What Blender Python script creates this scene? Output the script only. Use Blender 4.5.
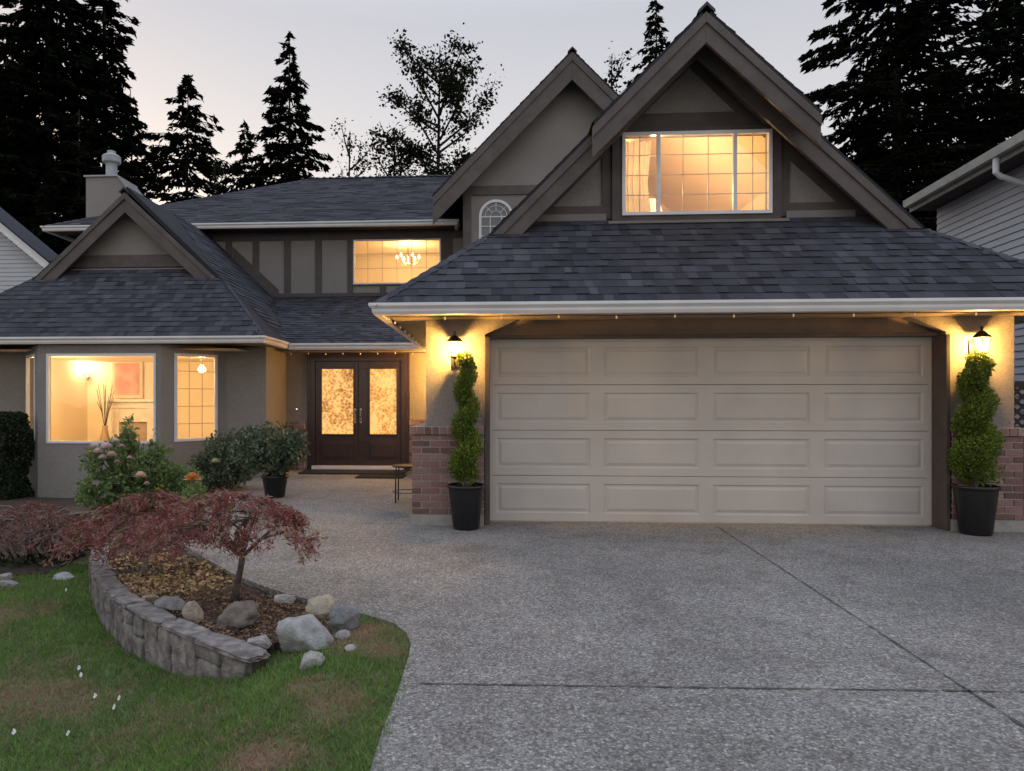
import bpy, math, random
import numpy as np
from mathutils import Vector, Matrix, noise
for o in list(bpy.data.objects): bpy.data.objects.remove(o)
S = bpy.context.scene
COL = S.collection
R = math.radians

# ------------------------------------------------------------------ camera
cam = bpy.data.cameras.new('camera'); co = bpy.data.objects.new('camera', cam); COL.objects.link(co)
co.location = (0, 0, 1.365); co.rotation_euler = (R(90), 0, R(3.5))
cam.sensor_width = 36; cam.lens = 683 * 36 / 1024
cam.shift_x = 62 / 1024; cam.shift_y = 14.5 / 1024
cam.clip_start = .05; cam.clip_end = 1500
S.camera = co
# ------------------------------------------------------------------ dusk sky
w = bpy.data.worlds.new('World'); S.world = w; w.use_nodes = True
nt = w.node_tree; nt.nodes.clear()
out = nt.nodes.new('ShaderNodeOutputWorld')
sky = nt.nodes.new('ShaderNodeTexSky'); sky.sky_type = 'NISHITA'; sky.sun_disc = False
sky.sun_elevation = R(3); sky.sun_rotation = R(-40); sky.air_density = 1.0; sky.dust_density = 2.5
b1 = nt.nodes.new('ShaderNodeBackground'); b1.inputs[1].default_value = .05
nt.links.new(sky.outputs[0], b1.inputs[0])
tc = nt.nodes.new('ShaderNodeTexCoord'); sep = nt.nodes.new('ShaderNodeSeparateXYZ')
nt.links.new(tc.outputs['Generated'], sep.inputs[0])
rmp = nt.nodes.new('ShaderNodeValToRGB')
rmp.color_ramp.elements[0].position = 0.0; rmp.color_ramp.elements[0].color = (.78, .68, .585, 1)
rmp.color_ramp.elements[1].position = .80; rmp.color_ramp.elements[1].color = (.60, .67, .82, 1)
e = rmp.color_ramp.elements.new(.28); e.color = (.52, .495, .495, 1)
e = rmp.color_ramp.elements.new(.48); e.color = (.39, .39, .425, 1)
nt.links.new(sep.outputs['Z'], rmp.inputs[0])
b2 = nt.nodes.new('ShaderNodeBackground'); b2.inputs[1].default_value = 1.06
nt.links.new(rmp.outputs[0], b2.inputs[0])
addn = nt.nodes.new('ShaderNodeAddShader')
nt.links.new(b1.outputs[0], addn.inputs[0]); nt.links.new(b2.outputs[0], addn.inputs[1])
nt.links.new(addn.outputs[0], out.inputs[0])
sun = bpy.data.lights.new('sun', 'SUN'); sun.energy = .25; sun.angle = R(20); sun.color = (1, .8, .62)
so = bpy.data.objects.new('sun', sun); COL.objects.link(so)
so.rotation_euler = (R(86), 0, R(180 + 40))
vs = S.view_settings; S.display_settings.display_device = 'sRGB'
vs.view_transform = 'Standard'; vs.look = 'None'; vs.exposure = .40; vs.gamma = 1; vs.use_curve_mapping = False
S.render.engine = 'CYCLES'
S.cycles.transparent_max_bounces = 16; S.cycles.max_bounces = 8

# ------------------------------------------------------------------ measuring helper (photo -> plane at depth Y / height z)
F_, TH_, H_ = 683., R(-3.5), 1.365
_s, _c = math.sin(TH_), math.cos(TH_)
def M(px, py, Y):
    u = (px - 450) / F_; v = (400 - py) / F_
    t = Y / (_c - u * _s)
    return (t * (u * _c + _s), Y, H_ + v * t)
def MX(px, Y): return M(px, 400, Y)[0]
def MZ(px, py, Y): return M(px, py, Y)[2]
def G(px, py, z=0.):
    u = (px - 450) / F_; v = (400 - py) / F_; t = (z - H_) / v
    return (t * (u * _c + _s), t * (_c - u * _s), z)

# ------------------------------------------------------------------ objects
ORG = {}
def link(o, parent=None):
    COL.objects.link(o)
    if parent is not None: o.parent = parent
def tag(o, label=None, cat=None, group=None, kind=None):
    if label: o['label'] = label
    if cat: o['category'] = cat
    if group: o['group'] = group
    if kind: o['kind'] = kind
    return o
def thing(name, loc, label, cat, group=None):
    o = bpy.data.objects.new(name, None); COL.objects.link(o); o.location = loc; o.empty_display_size = .1
    ORG[o.name] = Vector(loc); return tag(o, label, cat, group)
class MB:
    def __init__(s): s.v = []; s.f = []; s.t = []; s.m = []
    def add(s, vs, fs, tone=.5, mi=0):
        n = len(s.v); s.v += [tuple(p) for p in vs]
        for f in fs: s.f.append(tuple(i + n for i in f)); s.t.append(tone); s.m.append(mi)
    def box(s, x0, x1, y0, y1, z0, z1, tone=.5):
        s.add([(x0,y0,z0),(x1,y0,z0),(x1,y1,z0),(x0,y1,z0),(x0,y0,z1),(x1,y0,z1),(x1,y1,z1),(x0,y1,z1)],
              [(0,3,2,1),(4,5,6,7),(0,1,5,4),(1,2,6,5),(2,3,7,6),(3,0,4,7)], tone)
    def prism(s, poly, vec, tone=.5):            # poly: 3d points, extruded by vec
        n = len(poly); p = [Vector(q) for q in poly]; v = Vector(vec)
        s.add(p + [q + v for q in p], [tuple(range(n)), tuple(range(2*n-1, n-1, -1))] + [(i, i+n, (i+1) % n + n, (i+1) % n) for i in range(n)], tone)
    def xz(s, poly, y0, y1, tone=.5):
        s.prism([(x, y0, z) for x, z in poly], (0, y1 - y0, 0), tone)
    def tube(s, pts, rs, n=8, tone=.5, caps=True):
        pts = [Vector(p) for p in pts]
        if not hasattr(rs, '__len__'): rs = [rs] * len(pts)
        vs = []; ref = None
        for i, p in enumerate(pts):
            d = (pts[min(i+1, len(pts)-1)] - pts[max(i-1, 0)])
            d = d.normalized() if d.length > 1e-9 else Vector((0, 0, 1))
            a = Vector((0, 0, 1)) if abs(d.z) < .9 else Vector((1, 0, 0))
            x = d.cross(a).normalized(); y = d.cross(x)
            for k in range(n):
                t = 2 * math.pi * k / n; vs.append(p + (x * math.cos(t) + y * math.sin(t)) * rs[i])
        fs = []
        for i in range(len(pts) - 1):
            for k in range(n):
                a, b = i*n + k, i*n + (k+1) % n; fs.append((a, b, b+n, a+n))
        if caps: fs += [tuple(range(n-1, -1, -1)), tuple(range((len(pts)-1)*n, len(pts)*n))]
        s.add(vs, fs, tone)
    def lathe(s, c, prof, n=24, tone=.5):        # prof: (r,z)
        vs = []
        for r, z in prof:
            for k in range(n):
                t = 2*math.pi*k/n; vs.append((c[0] + r*math.cos(t), c[1] + r*math.sin(t), c[2] + z))
        fs = [(i*n+k, i*n+(k+1) % n, (i+1)*n+(k+1) % n, (i+1)*n+k) for i in range(len(prof)-1) for k in range(n)]
        if prof[0][0] > 1e-5: fs.append(tuple(range(n-1, -1, -1)))
        if prof[-1][0] > 1e-5: fs.append(tuple(range((len(prof)-1)*n, len(prof)*n)))
        s.add(vs, fs, tone)
    def build(s, name, mat, parent=None, smooth=False, bevel=0):
        org = ORG[parent.name] if parent is not None else Vector((0, 0, 0))
        me = bpy.data.meshes.new(name)
        me.from_pydata([(p[0]-org.x, p[1]-org.y, p[2]-org.z) for p in s.v], [], s.f)
        at = me.attributes.new('tone', 'FLOAT', 'FACE'); at.data.foreach_set('value', s.t)
        for m_ in (mat if isinstance(mat, (list, tuple)) else [mat]): me.materials.append(m_)
        me.polygons.foreach_set('material_index', s.m)
        if smooth: me.polygons.foreach_set('use_smooth', [True] * len(me.polygons))
        me.update()
        o = bpy.data.objects.new(name, me); link(o, parent); ORG[o.name] = org.copy()
        if bevel:
            b = o.modifiers.new('bevel', 'BEVEL'); b.width = bevel; b.segments = 2; b.limit_method = 'ANGLE'
        return o
def build_np(name, V, Fc, tone, mat, parent=None):
    org = ORG[parent.name] if parent is not None else Vector((0, 0, 0))
    V = np.asarray(V, np.float32) - np.array(org, np.float32)
    k = Fc.shape[1]; me = bpy.data.meshes.new(name)
    me.vertices.add(len(V)); me.vertices.foreach_set('co', V.ravel())
    me.loops.add(Fc.size); me.loops.foreach_set('vertex_index', Fc.ravel().astype(np.int32))
    me.polygons.add(len(Fc)); me.polygons.foreach_set('loop_start', np.arange(0, Fc.size, k, dtype=np.int32))
    try: me.polygons.foreach_set('loop_total', np.full(len(Fc), k, dtype=np.int32))
    except Exception: pass
    me.update(calc_edges=True); me.validate()
    at = me.attributes.new('tone', 'FLOAT', 'FACE'); at.data.foreach_set('value', np.asarray(tone, np.float32))
    me.materials.append(mat)
    o = bpy.data.objects.new(name, me); link(o, parent); ORG[o.name] = org.copy(); return o

# ------------------------------------------------------------------ materials
def mat(name, c1, c2=None, rough=.7, scale=8., bump=0., bscale=60., tone=None, metal=0., detail=4., trans=0., coat=0., spec=.5, mid=(.35, .65), big=0.):
    m = bpy.data.materials.new(name); m.use_nodes = True; n = m.node_tree; L = n.links
    p = n.nodes['Principled BSDF']; p.inputs['Roughness'].default_value = rough; p.inputs['Metallic'].default_value = metal
    p.inputs['Specular IOR Level'].default_value = spec
    if coat: p.inputs['Coat Weight'].default_value = coat; p.inputs['Coat Roughness'].default_value = .15
    c2 = c2 or tuple(x * .82 for x in c1)
    g = n.nodes.new('ShaderNodeNewGeometry')
    nz = n.nodes.new('ShaderNodeTexNoise'); nz.inputs['Scale'].default_value = scale; nz.inputs['Detail'].default_value = detail
    L.new(g.outputs['Position'], nz.inputs['Vector'])
    cr = n.nodes.new('ShaderNodeValToRGB'); cr.color_ramp.elements[0].position = mid[0]; cr.color_ramp.elements[1].position = mid[1]
    cr.color_ramp.elements[0].color = (*c2, 1); cr.color_ramp.elements[1].color = (*c1, 1)
    L.new(nz.outputs['Fac'], cr.inputs[0]); col = cr.outputs[0]
    if tone:                                       # tone attribute -> ramp of colours
        a = n.nodes.new('ShaderNodeAttribute'); a.attribute_name = 'tone'
        r2 = n.nodes.new('ShaderNodeValToRGB')
        while len(r2.color_ramp.elements) < len(tone): r2.color_ramp.elements.new(.5)
        for i, c in enumerate(tone):
            r2.color_ramp.elements[i].position = i / (len(tone) - 1); r2.color_ramp.elements[i].color = (*c, 1)
        L.new(a.outputs['Fac'], r2.inputs[0])
        mx = n.nodes.new('ShaderNodeMix'); mx.data_type = 'RGBA'; mx.blend_type = 'MULTIPLY'; mx.inputs[0].default_value = 1
        L.new(col, mx.inputs['A']); L.new(r2.outputs[0], mx.inputs['B']); col = mx.outputs['Result']
    if big:
        n3 = n.nodes.new('ShaderNodeTexNoise'); n3.inputs['Scale'].default_value = .9; n3.inputs['Detail'].default_value = 5
        L.new(g.outputs['Position'], n3.inputs['Vector'])
        mr = n.nodes.new('ShaderNodeMapRange'); mr.inputs[1].default_value = .3; mr.inputs[2].default_value = .7
        mr.inputs[3].default_value = 1 - big; mr.inputs[4].default_value = 1 + big * .4
        L.new(n3.outputs['Fac'], mr.inputs[0])
        mx = n.nodes.new('ShaderNodeMix'); mx.data_type = 'RGBA'; mx.blend_type = 'MULTIPLY'; mx.inputs[0].default_value = 1
        L.new(col, mx.inputs['A']); L.new(mr.outputs[0], mx.inputs['B']); col = mx.outputs['Result']
    L.new(col, p.inputs['Base Color'])
    if bump:
        n2 = n.nodes.new('ShaderNodeTexNoise'); n2.inputs['Scale'].default_value = bscale; n2.inputs['Detail'].default_value = 3
        L.new(g.outputs['Position'], n2.inputs['Vector'])
        bp = n.nodes.new('ShaderNodeBump'); bp.inputs['Strength'].default_value = bump; bp.inputs['Distance'].default_value = .01
        L.new(n2.outputs['Fac'], bp.inputs['Height']); L.new(bp.outputs[0], p.inputs['Normal'])
    if trans:
        tr = n.nodes.new('ShaderNodeBsdfTranslucent'); L.new(col, tr.inputs[0])
        ms = n.nodes.new('ShaderNodeMixShader'); ms.inputs[0].default_value = trans
        L.new(p.outputs[0], ms.inputs[1]); L.new(tr.outputs[0], ms.inputs[2]); L.new(ms.outputs[0], n.nodes['Material Output'].inputs[0])
    return m
def emit(name, col, k, tex=None):
    m = bpy.data.materials.new(name); m.use_nodes = True; n = m.node_tree; p = n.nodes['Principled BSDF']
    p.inputs['Base Color'].default_value = (*col, 1); p.inputs['Emission Color'].default_value = (*col, 1)
    p.inputs['Emission Strength'].default_value = k; p.inputs['Roughness'].default_value = .3
    return m
def glass(name, refl=.12, tint=(1, 1, 1)):
    m = bpy.data.materials.new(name); m.use_nodes = True; n = m.node_tree; L = n.links; n.nodes.remove(n.nodes['Principled BSDF'])
    t = n.nodes.new('ShaderNodeBsdfTransparent'); t.inputs[0].default_value = (*tint, 1)
    g = n.nodes.new('ShaderNodeBsdfGlossy'); g.inputs['Roughness'].default_value = .02
    nz = n.nodes.new('ShaderNodeTexNoise'); nz.inputs['Scale'].default_value = 1.5
    ge = n.nodes.new('ShaderNodeNewGeometry'); L.new(ge.outputs['Position'], nz.inputs['Vector'])
    bp = n.nodes.new('ShaderNodeBump'); bp.inputs['Strength'].default_value = .06; bp.inputs['Distance'].default_value = .05
    L.new(nz.outputs['Fac'], bp.inputs['Height']); L.new(bp.outputs[0], g.inputs['Normal'])
    fr = n.nodes.new('ShaderNodeFresnel'); fr.inputs[0].default_value = 1.5
    ad = n.nodes.new('ShaderNodeMath'); ad.operation = 'ADD'; ad.inputs[1].default_value = refl; ad.use_clamp = True
    L.new(fr.outputs[0], ad.inputs[0])
    ms = n.nodes.new('ShaderNodeMixShader'); L.new(ad.outputs[0], ms.inputs[0]); L.new(t.outputs[0], ms.inputs[1]); L.new(g.outputs[0], ms.inputs[2])
    L.new(ms.outputs[0], n.nodes['Material Output'].inputs[0]); return m

STUCCO = mat('stucco_taupe', (.325, .300, .280), (.255, .236, .220), .92, 55, .9, 150, big=.16)
TRIM = mat('trim_brown', (.092, .072, .066), (.068, .053, .049), .65, 5, .15, 30)
TRIM2 = mat('fascia_taupe', (.120, .099, .091), (.086, .071, .065), .65, 4, .15, 25, big=.15)
SOFFIT = mat('soffit_brown', (.06, .042, .035), (.045, .032, .027), .8, 6)  # brown deepened to put the shade under the overhangs into the colour
WHITE = mat('white_gutter', (.82, .80, .80), (.74, .725, .725), .35, 3, big=.1)
VINYL = mat('white_vinyl', (.78, .78, .8), (.7, .7, .72), .35, 5)
SHINGLE = mat('asphalt_shingle', (1, 1, 1), (.55, .55, .57), .92, 110, .6, 160, big=.22,
              tone=[(.022, .023, .030), (.040, .042, .055), (.058, .061, .079), (.078, .081, .103), (.112, .115, .138)])
GDOOR = mat('garage_door_beige', (.54, .505, .465), (.50, .465, .43), .5, 2.5, .12, 90, big=.10)
BRICK = mat('red_brick', (1, 1, 1), (.7, .68, .66), .9, 60, .5, 110,
            tone=[(.17, .095, .085), (.25, .145, .13), (.33, .20, .18), (.28, .15, .135), (.38, .29, .27)])
MORTAR = mat('mortar', (.44, .40, .38), None, .95, 30, .4, 120)
DOORWOOD = mat('mahogany_door', (.045, .022, .02), (.03, .015, .014), .35, 12, .1, 40, coat=.3)
METAL = mat('black_metal', (.02, .019, .018), None, .4, 20, metal=.3)
BRASS = mat('satin_nickel', (.62, .58, .52), None, .25, 20, metal=1)
CONC = mat('footing_concrete', (.36, .34, .32), (.28, .265, .25), .9, 14, .4, 90)
GLASS = glass('window_glass', .03)
GLASSR = glass('dormer_glass', .10)
DARKGLASS = mat('dark_glass', (.10, .11, .12), None, .05, 2, spec=.9)
POT = mat('black_planter', (.012, .012, .014), (.007, .007, .008), .38, 20, .15, 30)
SOIL = mat('soil', (.075, .052, .038), (.030, .021, .016), .95, 28, .9, 45)
BARK = mat('bark', (.10, .078, .062), (.05, .038, .03), .95, 25, .8, 50)
BARKD = mat('dark_bark', (.022, .017, .014), (.012, .01, .008), .95, 10, .5, 20)
ROOMW = mat('cream_room_wall', (.78, .66, .47), (.74, .62, .43), .8, 2)
ROOMP = mat('peach_room_wall', (.80, .64, .46), (.76, .60, .42), .8, 1.2)
FLOORM = mat('room_carpet', (.40, .30, .20), None, .95, 20)

# ------------------------------------------------------------------ terrain
def sm(t): t = max(0., min(1., t)); return t*t*(3-2*t)
def lawn_z(x, y):
    return -.275 * sm((-.75 - x) / 1.35) + .012 * noise.noise(Vector((x*1.3, y*1.3, 0)))
drive_left = [(-.36, -3), (-.40, 1.6)] + [G(*p)[:2] for p in ((370,771),(383,728),(398,690),(409,655),(411,643),(406,632),(394,623),(375,617),(352,611),(325,603),(300,597),(272,589),(240,577),(208,560),(186,546))] + [(-3.3, 6.6), (-3.75, 7.6), (-4.0, 8.8), (-4.1, 10.2), (-4.10, 11.6), (-4.10, 13.1)]
m = bpy.data.materials.new('exposed_aggregate'); m.use_nodes = True; n = m.node_tree; L = n.links; p = n.nodes['Principled BSDF']
p.inputs['Roughness'].default_value = .85
g = n.nodes.new('ShaderNodeNewGeometry')
wn = n.nodes.new('ShaderNodeTexNoise'); wn.inputs['Scale'].default_value = 40; L.new(g.outputs['Position'], wn.inputs['Vector'])
wm = n.nodes.new('ShaderNodeMixRGB'); wm.inputs[0].default_value = .02; L.new(g.outputs['Position'], wm.inputs[1]); L.new(wn.outputs['Color'], wm.inputs[2])
vo = n.nodes.new('ShaderNodeTexVoronoi'); vo.inputs['Scale'].default_value = 88; L.new(wm.outputs[0], vo.inputs['Vector'])
sp = n.nodes.new('ShaderNodeSeparateColor'); L.new(vo.outputs['Color'], sp.inputs[0])
cr = n.nodes.new('ShaderNodeValToRGB'); els = cr.color_ramp.elements
els[0].position = 0; els[0].color = (.16, .16, .165, 1); els[1].position = 1; els[1].color = (.60, .585, .56, 1)
for pos, c in ((.22, (.215, .21, .21)), (.42, (.295, .29, .285)), (.58, (.37, .35, .315)), (.72, (.31, .31, .315)), (.88, (.43, .415, .39))):
    e_ = els.new(pos); e_.color = (*c, 1)
L.new(sp.outputs[0], cr.inputs[0])
dr = n.nodes.new('ShaderNodeValToRGB'); dr.color_ramp.elements[0].position = .25; dr.color_ramp.elements[0].color = (1, 1, 1, 1)
dr.color_ramp.elements[1].position = .75; dr.color_ramp.elements[1].color = (.60, .60, .60, 1)
L.new(vo.outputs['Distance'], dr.inputs[0])
mx = n.nodes.new('ShaderNodeMixRGB'); mx.blend_type = 'MULTIPLY'; mx.inputs[0].default_value = 1; L.new(cr.outputs[0], mx.inputs[1]); L.new(dr.outputs[0], mx.inputs[2])
bn = n.nodes.new('ShaderNodeTexNoise'); bn.inputs['Scale'].default_value = .7; bn.inputs['Detail'].default_value = 6; L.new(g.outputs['Position'], bn.inputs['Vector'])
br = n.nodes.new('ShaderNodeMapRange'); br.inputs[1].default_value = .3; br.inputs[2].default_value = .7; br.inputs[3].default_value = .74; br.inputs[4].default_value = 1.14
L.new(bn.outputs['Fac'], br.inputs[0])
mx2 = n.nodes.new('ShaderNodeMixRGB'); mx2.blend_type = 'MULTIPLY'; mx2.inputs[0].default_value = 1; L.new(mx.outputs[0], mx2.inputs[1]); L.new(br.outputs[0], mx2.inputs[2])
st = n.nodes.new('ShaderNodeTexNoise'); st.inputs['Scale'].default_value = 3.1; st.inputs['Detail'].default_value = 9; st.inputs['Roughness'].default_value = .7; L.new(g.outputs['Position'], st.inputs['Vector'])
sr = n.nodes.new('ShaderNodeValToRGB'); sr.color_ramp.elements[0].position = .30; sr.color_ramp.elements[0].color = (.70, .68, .64, 1); sr.color_ramp.elements[1].position = .52; sr.color_ramp.elements[1].color = (1, 1, 1, 1)
L.new(st.outputs['Fac'], sr.inputs[0])
mx3 = n.nodes.new('ShaderNodeMixRGB'); mx3.blend_type = 'MULTIPLY'; mx3.inputs[0].default_value = 1; L.new(mx2.outputs[0], mx3.inputs[1]); L.new(sr.outputs[0], mx3.inputs[2])
L.new(mx3.outputs[0], p.inputs['Base Color'])
bp = n.nodes.new('ShaderNodeBump'); bp.inputs['Strength'].default_value = .7; bp.inputs['Distance'].default_value = .006; bp.invert = True
L.new(vo.outputs['Distance'], bp.inputs['Height']); L.new(bp.outputs[0], p.inputs['Normal'])
AGG = m

mb = MB()                                          # driveway: slab with a side edge on the lawn side
poly = drive_left + [(-.7, 13.1), (-.7, 7.9), (5.6, 7.9), (9, 7.9), (9, -3)]
mb.add([(x, y, 0) for x, y in poly], [tuple(reversed(range(len(poly))))])
for i in range(len(drive_left) - 1):
    a, b = drive_left[i], drive_left[i+1]
    mb.add([(a[0], a[1], 0), (b[0], b[1], 0), (b[0], b[1], -.4), (a[0], a[1], -.4)], [(0, 1, 2, 3)])
o = mb.build('driveway', AGG); tag(o, kind='structure')
JOINT = mat('joint_dirt', (.05, .047, .043), (.12, .115, .105), .95, 20, .5, 60)
def joint(a, b):
    mb = MB(); a = Vector((a[0], a[1])); b = Vector((b[0], b[1])); nseg = 160; d = (b-a).normalized(); nn = Vector((-d.y, d.x)); random.seed(4)
    vs = []
    for i in range(nseg + 1):
        p_ = a.lerp(b, i / nseg); wob = random.uniform(-.0025, .0025); hw = random.choice((.002, .004, .006, .010)) * random.uniform(.7, 1.2)
        vs += [(*(p_ + nn * (wob - hw)), .004), (*(p_ + nn * (wob + hw)), .004)]
    mb.add(vs, [(2*i, 2*i+1, 2*i+3, 2*i+2) for i in range(nseg)])
    tag(mb.build('driveway_joint', JOINT), kind='structure')
joint((2.427, 7.6), (2.17, 2.0)); joint((-.40, 3.265), (6.5, 3.46))

LAWNB = mat('lawn_soil', (.10, .135, .045), (.18, .13, .085), .95, 3.2, .8, 60, mid=(.40, .52))
GROUND = mat('ground_cover', (.05, .055, .03), (.06, .045, .03), .95, .8, .5, 8)
mb = MB()
N = 60
xs = np.linspace(-9.8, 0.1, 100); ys = np.linspace(-1, 12.3, 134)
vs = [(x, y, lawn_z(x, y) - .012) for y in ys for x in xs]
def seg_x(y):                                      # x of driveway edge at y
    best = -1e9
    for i in range(len(drive_left)-1):
        (x0, y0), (x1, y1) = drive_left[i], drive_left[i+1]
        if (y0 - y) * (y1 - y) <= 0 and abs(y1-y0) > 1e-6: best = max(best, x0 + (x1-x0) * (y-y0)/(y1-y0))
    return best
fs = []
nx = len(xs)
for j in range(len(ys)-1):
    ex = max(seg_x(ys[j]), seg_x(ys[j+1]))
    for i in range(nx-1):
        if xs[i] < ex + .05: fs.append((j*nx+i, j*nx+i+1, (j+1)*nx+i+1, (j+1)*nx+i))
mb.add(vs, fs)
o = mb.build('lawn', LAWNB, smooth=True); tag(o, kind='structure')
mb = MB(); mb.box(-900, 900, -300, 1200, -1.2, -.42)
tag(mb.build('ground', GROUND), kind='structure')

# ------------------------------------------------------------------ house
house = thing('house', (2.36, 10.5, 0), 'two storey taupe stucco house with dark shingled gables, brown half timbering and lit windows', 'house')
random.seed(11)
def clip(poly, a, b, c):                            # keep a*u+b*v<=c
    o = []
    for i in range(len(poly)):
        p, q = poly[i], poly[(i+1) % len(poly)]
        fp, fq = a*p[0]+b*p[1]-c, a*q[0]+b*q[1]-c
        if fp <= 0: o.append(p)
        if (fp < 0 < fq) or (fq < 0 < fp):
            t = fp/(fp-fq); o.append((p[0]+t*(q[0]-p[0]), p[1]+t*(q[1]-p[1])))
    return o
def shingles(name, poly, rowh=.143, tw=(.06, .18), th=.07, eave=.03):
    """poly: convex 3D polygon, first edge is the eave. Real overlapping courses of tabs on a deck."""
    P3 = [Vector(p) for p in poly]; O = P3[0]; U = (P3[1]-P3[0]).normalized()
    N_ = (P3[1]-P3[0]).cross(P3[2]-P3[0]).normalized()
    if N_.z < 0: N_ = -N_
    V = N_.cross(U)
    if V.z < 0: V = -V
    q = [((p-O).dot(U), (p-O).dot(V)) for p in P3]
    ar = sum(q[i][0]*q[(i+1) % len(q)][1]-q[(i+1) % len(q)][0]*q[i][1] for i in range(len(q)))
    if ar < 0: q.reverse()
    mb = MB()
    pt = lambda u, v, h: O + U*u + V*v + N_*h
    # deck
    d = [O + U*u + V*v for u, v in q]
    mb.prism([p_ - N_*th for p_ in d], N_*th, .1)
    vmax = max(v for _, v in q); u0 = min(u for u, _ in q); u1 = max(u for u, _ in q)
    r = 0; v = -eave
    while v < vmax:
        u = u0 - random.uniform(0, .3)
        # darker laminated tab pattern: alternate tone with runs
        while u < u1:
            wd = random.uniform(*tw); cell = [(u, v), (u+wd, v), (u+wd, v+rowh), (u, v+rowh)]
            if v < 0 and True:
                qq = [(a, b if b > 1e-6 else -eave) for a, b in q]
            else: qq = q
            c = cell
            for i in range(len(qq)):
                a, b = qq[i], qq[(i+1) % len(qq)]; ex, ey = b[0]-a[0], b[1]-a[1]
                if abs(ex)+abs(ey) < 1e-9: continue
                c = clip(c, ey, -ex, ey*a[0]-ex*a[1])
                if len(c) < 3: break
            if len(c) >= 3:
                hh = random.choice((.008, .008, .016)); tone = random.betavariate(2.3, 2.3)
                f = lambda vv: hh - (hh-.002)*(vv-v)/rowh
                top = [pt(a, b, f(b)) for a, b in c]
                mb.add(top, [tuple(range(len(top)))], tone)
                for i in range(len(c)):
                    a, b = c[i], c[(i+1) % len(c)]
                    if abs(a[1]-v) < 1e-6 and abs(b[1]-v) < 1e-6:
                        mb.add([pt(*a, -.002), pt(*b, -.002), pt(*b, hh), pt(*a, hh)], [(0, 1, 2, 3)], .15)  # front edge toned dark, painting in the shadow line of each course
            u += wd
        v += rowh; r += 1
    return mb.build(name, SHINGLE, house)
def caps(name, a, b, nl, nr, step=.16, wd=.13):
    """overlapping cap shingles from low point a to high point b; nl,nr: unit vectors down each side"""
    a, b = Vector(a), Vector(b); d = b-a; n_ = int(d.length/step)+1; d.normalize(); nl = Vector(nl).normalized(); nr = Vector(nr).normalized()
    up = -(nl+nr).normalized(); mb = MB()
    for i in range(n_):
        p0 = a + d*(i*step) + up*.058; p1 = a + d*min((i+1.25)*step, (b-a).length) + up*.016; tn = random.uniform(.55, 1)
        mb.add([p0+nl*wd, p0, p0+nr*wd, p1+nl*wd, p1, p1+nr*wd, p0+nl*wd-up*.04, p0-up*.04, p0+nr*wd-up*.04],
               [(0, 1, 4, 3), (1, 2, 5, 4), (6, 7, 1, 0), (7, 8, 2, 1)], tn)
    return mb.build(name, SHINGLE, house)

GE = 2.36; RX = 2.36; RZ = 5.69
# garage lower roof
shingles('garage_roof', [(-1.18, 6.9, GE), (6.02, 6.9, GE), (4.56, 8.36, 3.572), (.28, 8.36, 3.572)])
shingles('garage_roof', [(-1.18, 14.4, GE), (-1.18, 6.9, GE), (.06, 8.14, 3.389), (.06, 14.4, 3.389)], tw=(.25, .6))
shingles('garage_roof', [(6.02, 6.9, GE), (6.02, 14.4, GE), (4.78, 14.4, 3.389), (4.78, 8.14, 3.389)], tw=(.25, .6))
caps('hip_cap', (-1.18, 6.9, GE), (-.06, 8.02, 3.29), (-1, 0, -.83), (0, -1, -.83))
caps('hip_cap', (6.02, 6.9, GE), (4.90, 8.02, 3.29), (0, -1, -.83), (1, 0, -.83))
# main gable roof
gz = lambda x: RZ - ((RX-x) if x < RX else (x-RX)*.95)
for sgn in (-1, 1):
    lo = RX + sgn*(2.42 if sgn < 0 else 2.50); up_ = RX + sgn*1.235
    e1 = [(lo, 14.4, gz(lo)), (lo, 8.0, gz(lo)), (RX, 8.0, RZ), (RX, 14.4, RZ)]
    e2 = [(up_, 8.0, gz(up_)), (up_, 7.68, gz(up_)), (RX, 7.68, RZ), (RX, 8.0, RZ)]
    if sgn > 0: e1 = [e1[1], e1[0], e1[3], e1[2]]; e2 = [e2[1], e2[0], e2[3], e2[2]]
    shingles('gable_roof', e1, tw=(.25, .6)); shingles('gable_roof', e2, eave=.01)
caps('ridge_cap', (RX, 7.66, RZ), (RX, 14.4, RZ), (-1, 0, -1), (1, 0, -1))
def rake(name, ax, az, tx, tz, y, h=.27, level=None, dy=.045, m1=None, drop=.03, trim=.085, deep=.0):
    """barge board pair for one slope: ax,az apex; tx,tz outer tip on roof plane"""
    s = (tz-az)/(tx-ax); k = math.sqrt(1+s*s); hv = h*k
    sg = 1 if tx > ax else -1
    def bd(mb, o0, o1, y0, y1):
        z = lambda x, o: az + s*(x-ax) - o*k
        if level is None: pl = [(ax, z(ax, o0)), (tx, z(tx, o0)), (tx, z(tx, o1)), (ax, z(ax, o1))]
        else:
            xa = ax + (level + o0*k - az)/s; xb = ax + (level + o1*k - az)/s
            pl = [(ax, z(ax, o0)), (xa, level), (xb, level), (ax, z(ax, o1))]
        mb.xz(pl, y0, y1)
    mb = MB(); bd(mb, drop, h, y, y+dy); bd(mb, drop, drop+trim, y-.022, y)
    return mb.build(name, m1 or TRIM2, house, bevel=.004)
for sgn in (-1, 1):
    rake('rake_board', RX, RZ, RX+sgn*1.235, gz(RX+sgn*1.235), 7.70)
    q_ = 2.42 if sgn < 0 else 2.50
    rake('rake_board', RX, RZ, RX+sgn*q_, gz(RX+sgn*q_), 8.02, level=3.30)
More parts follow.
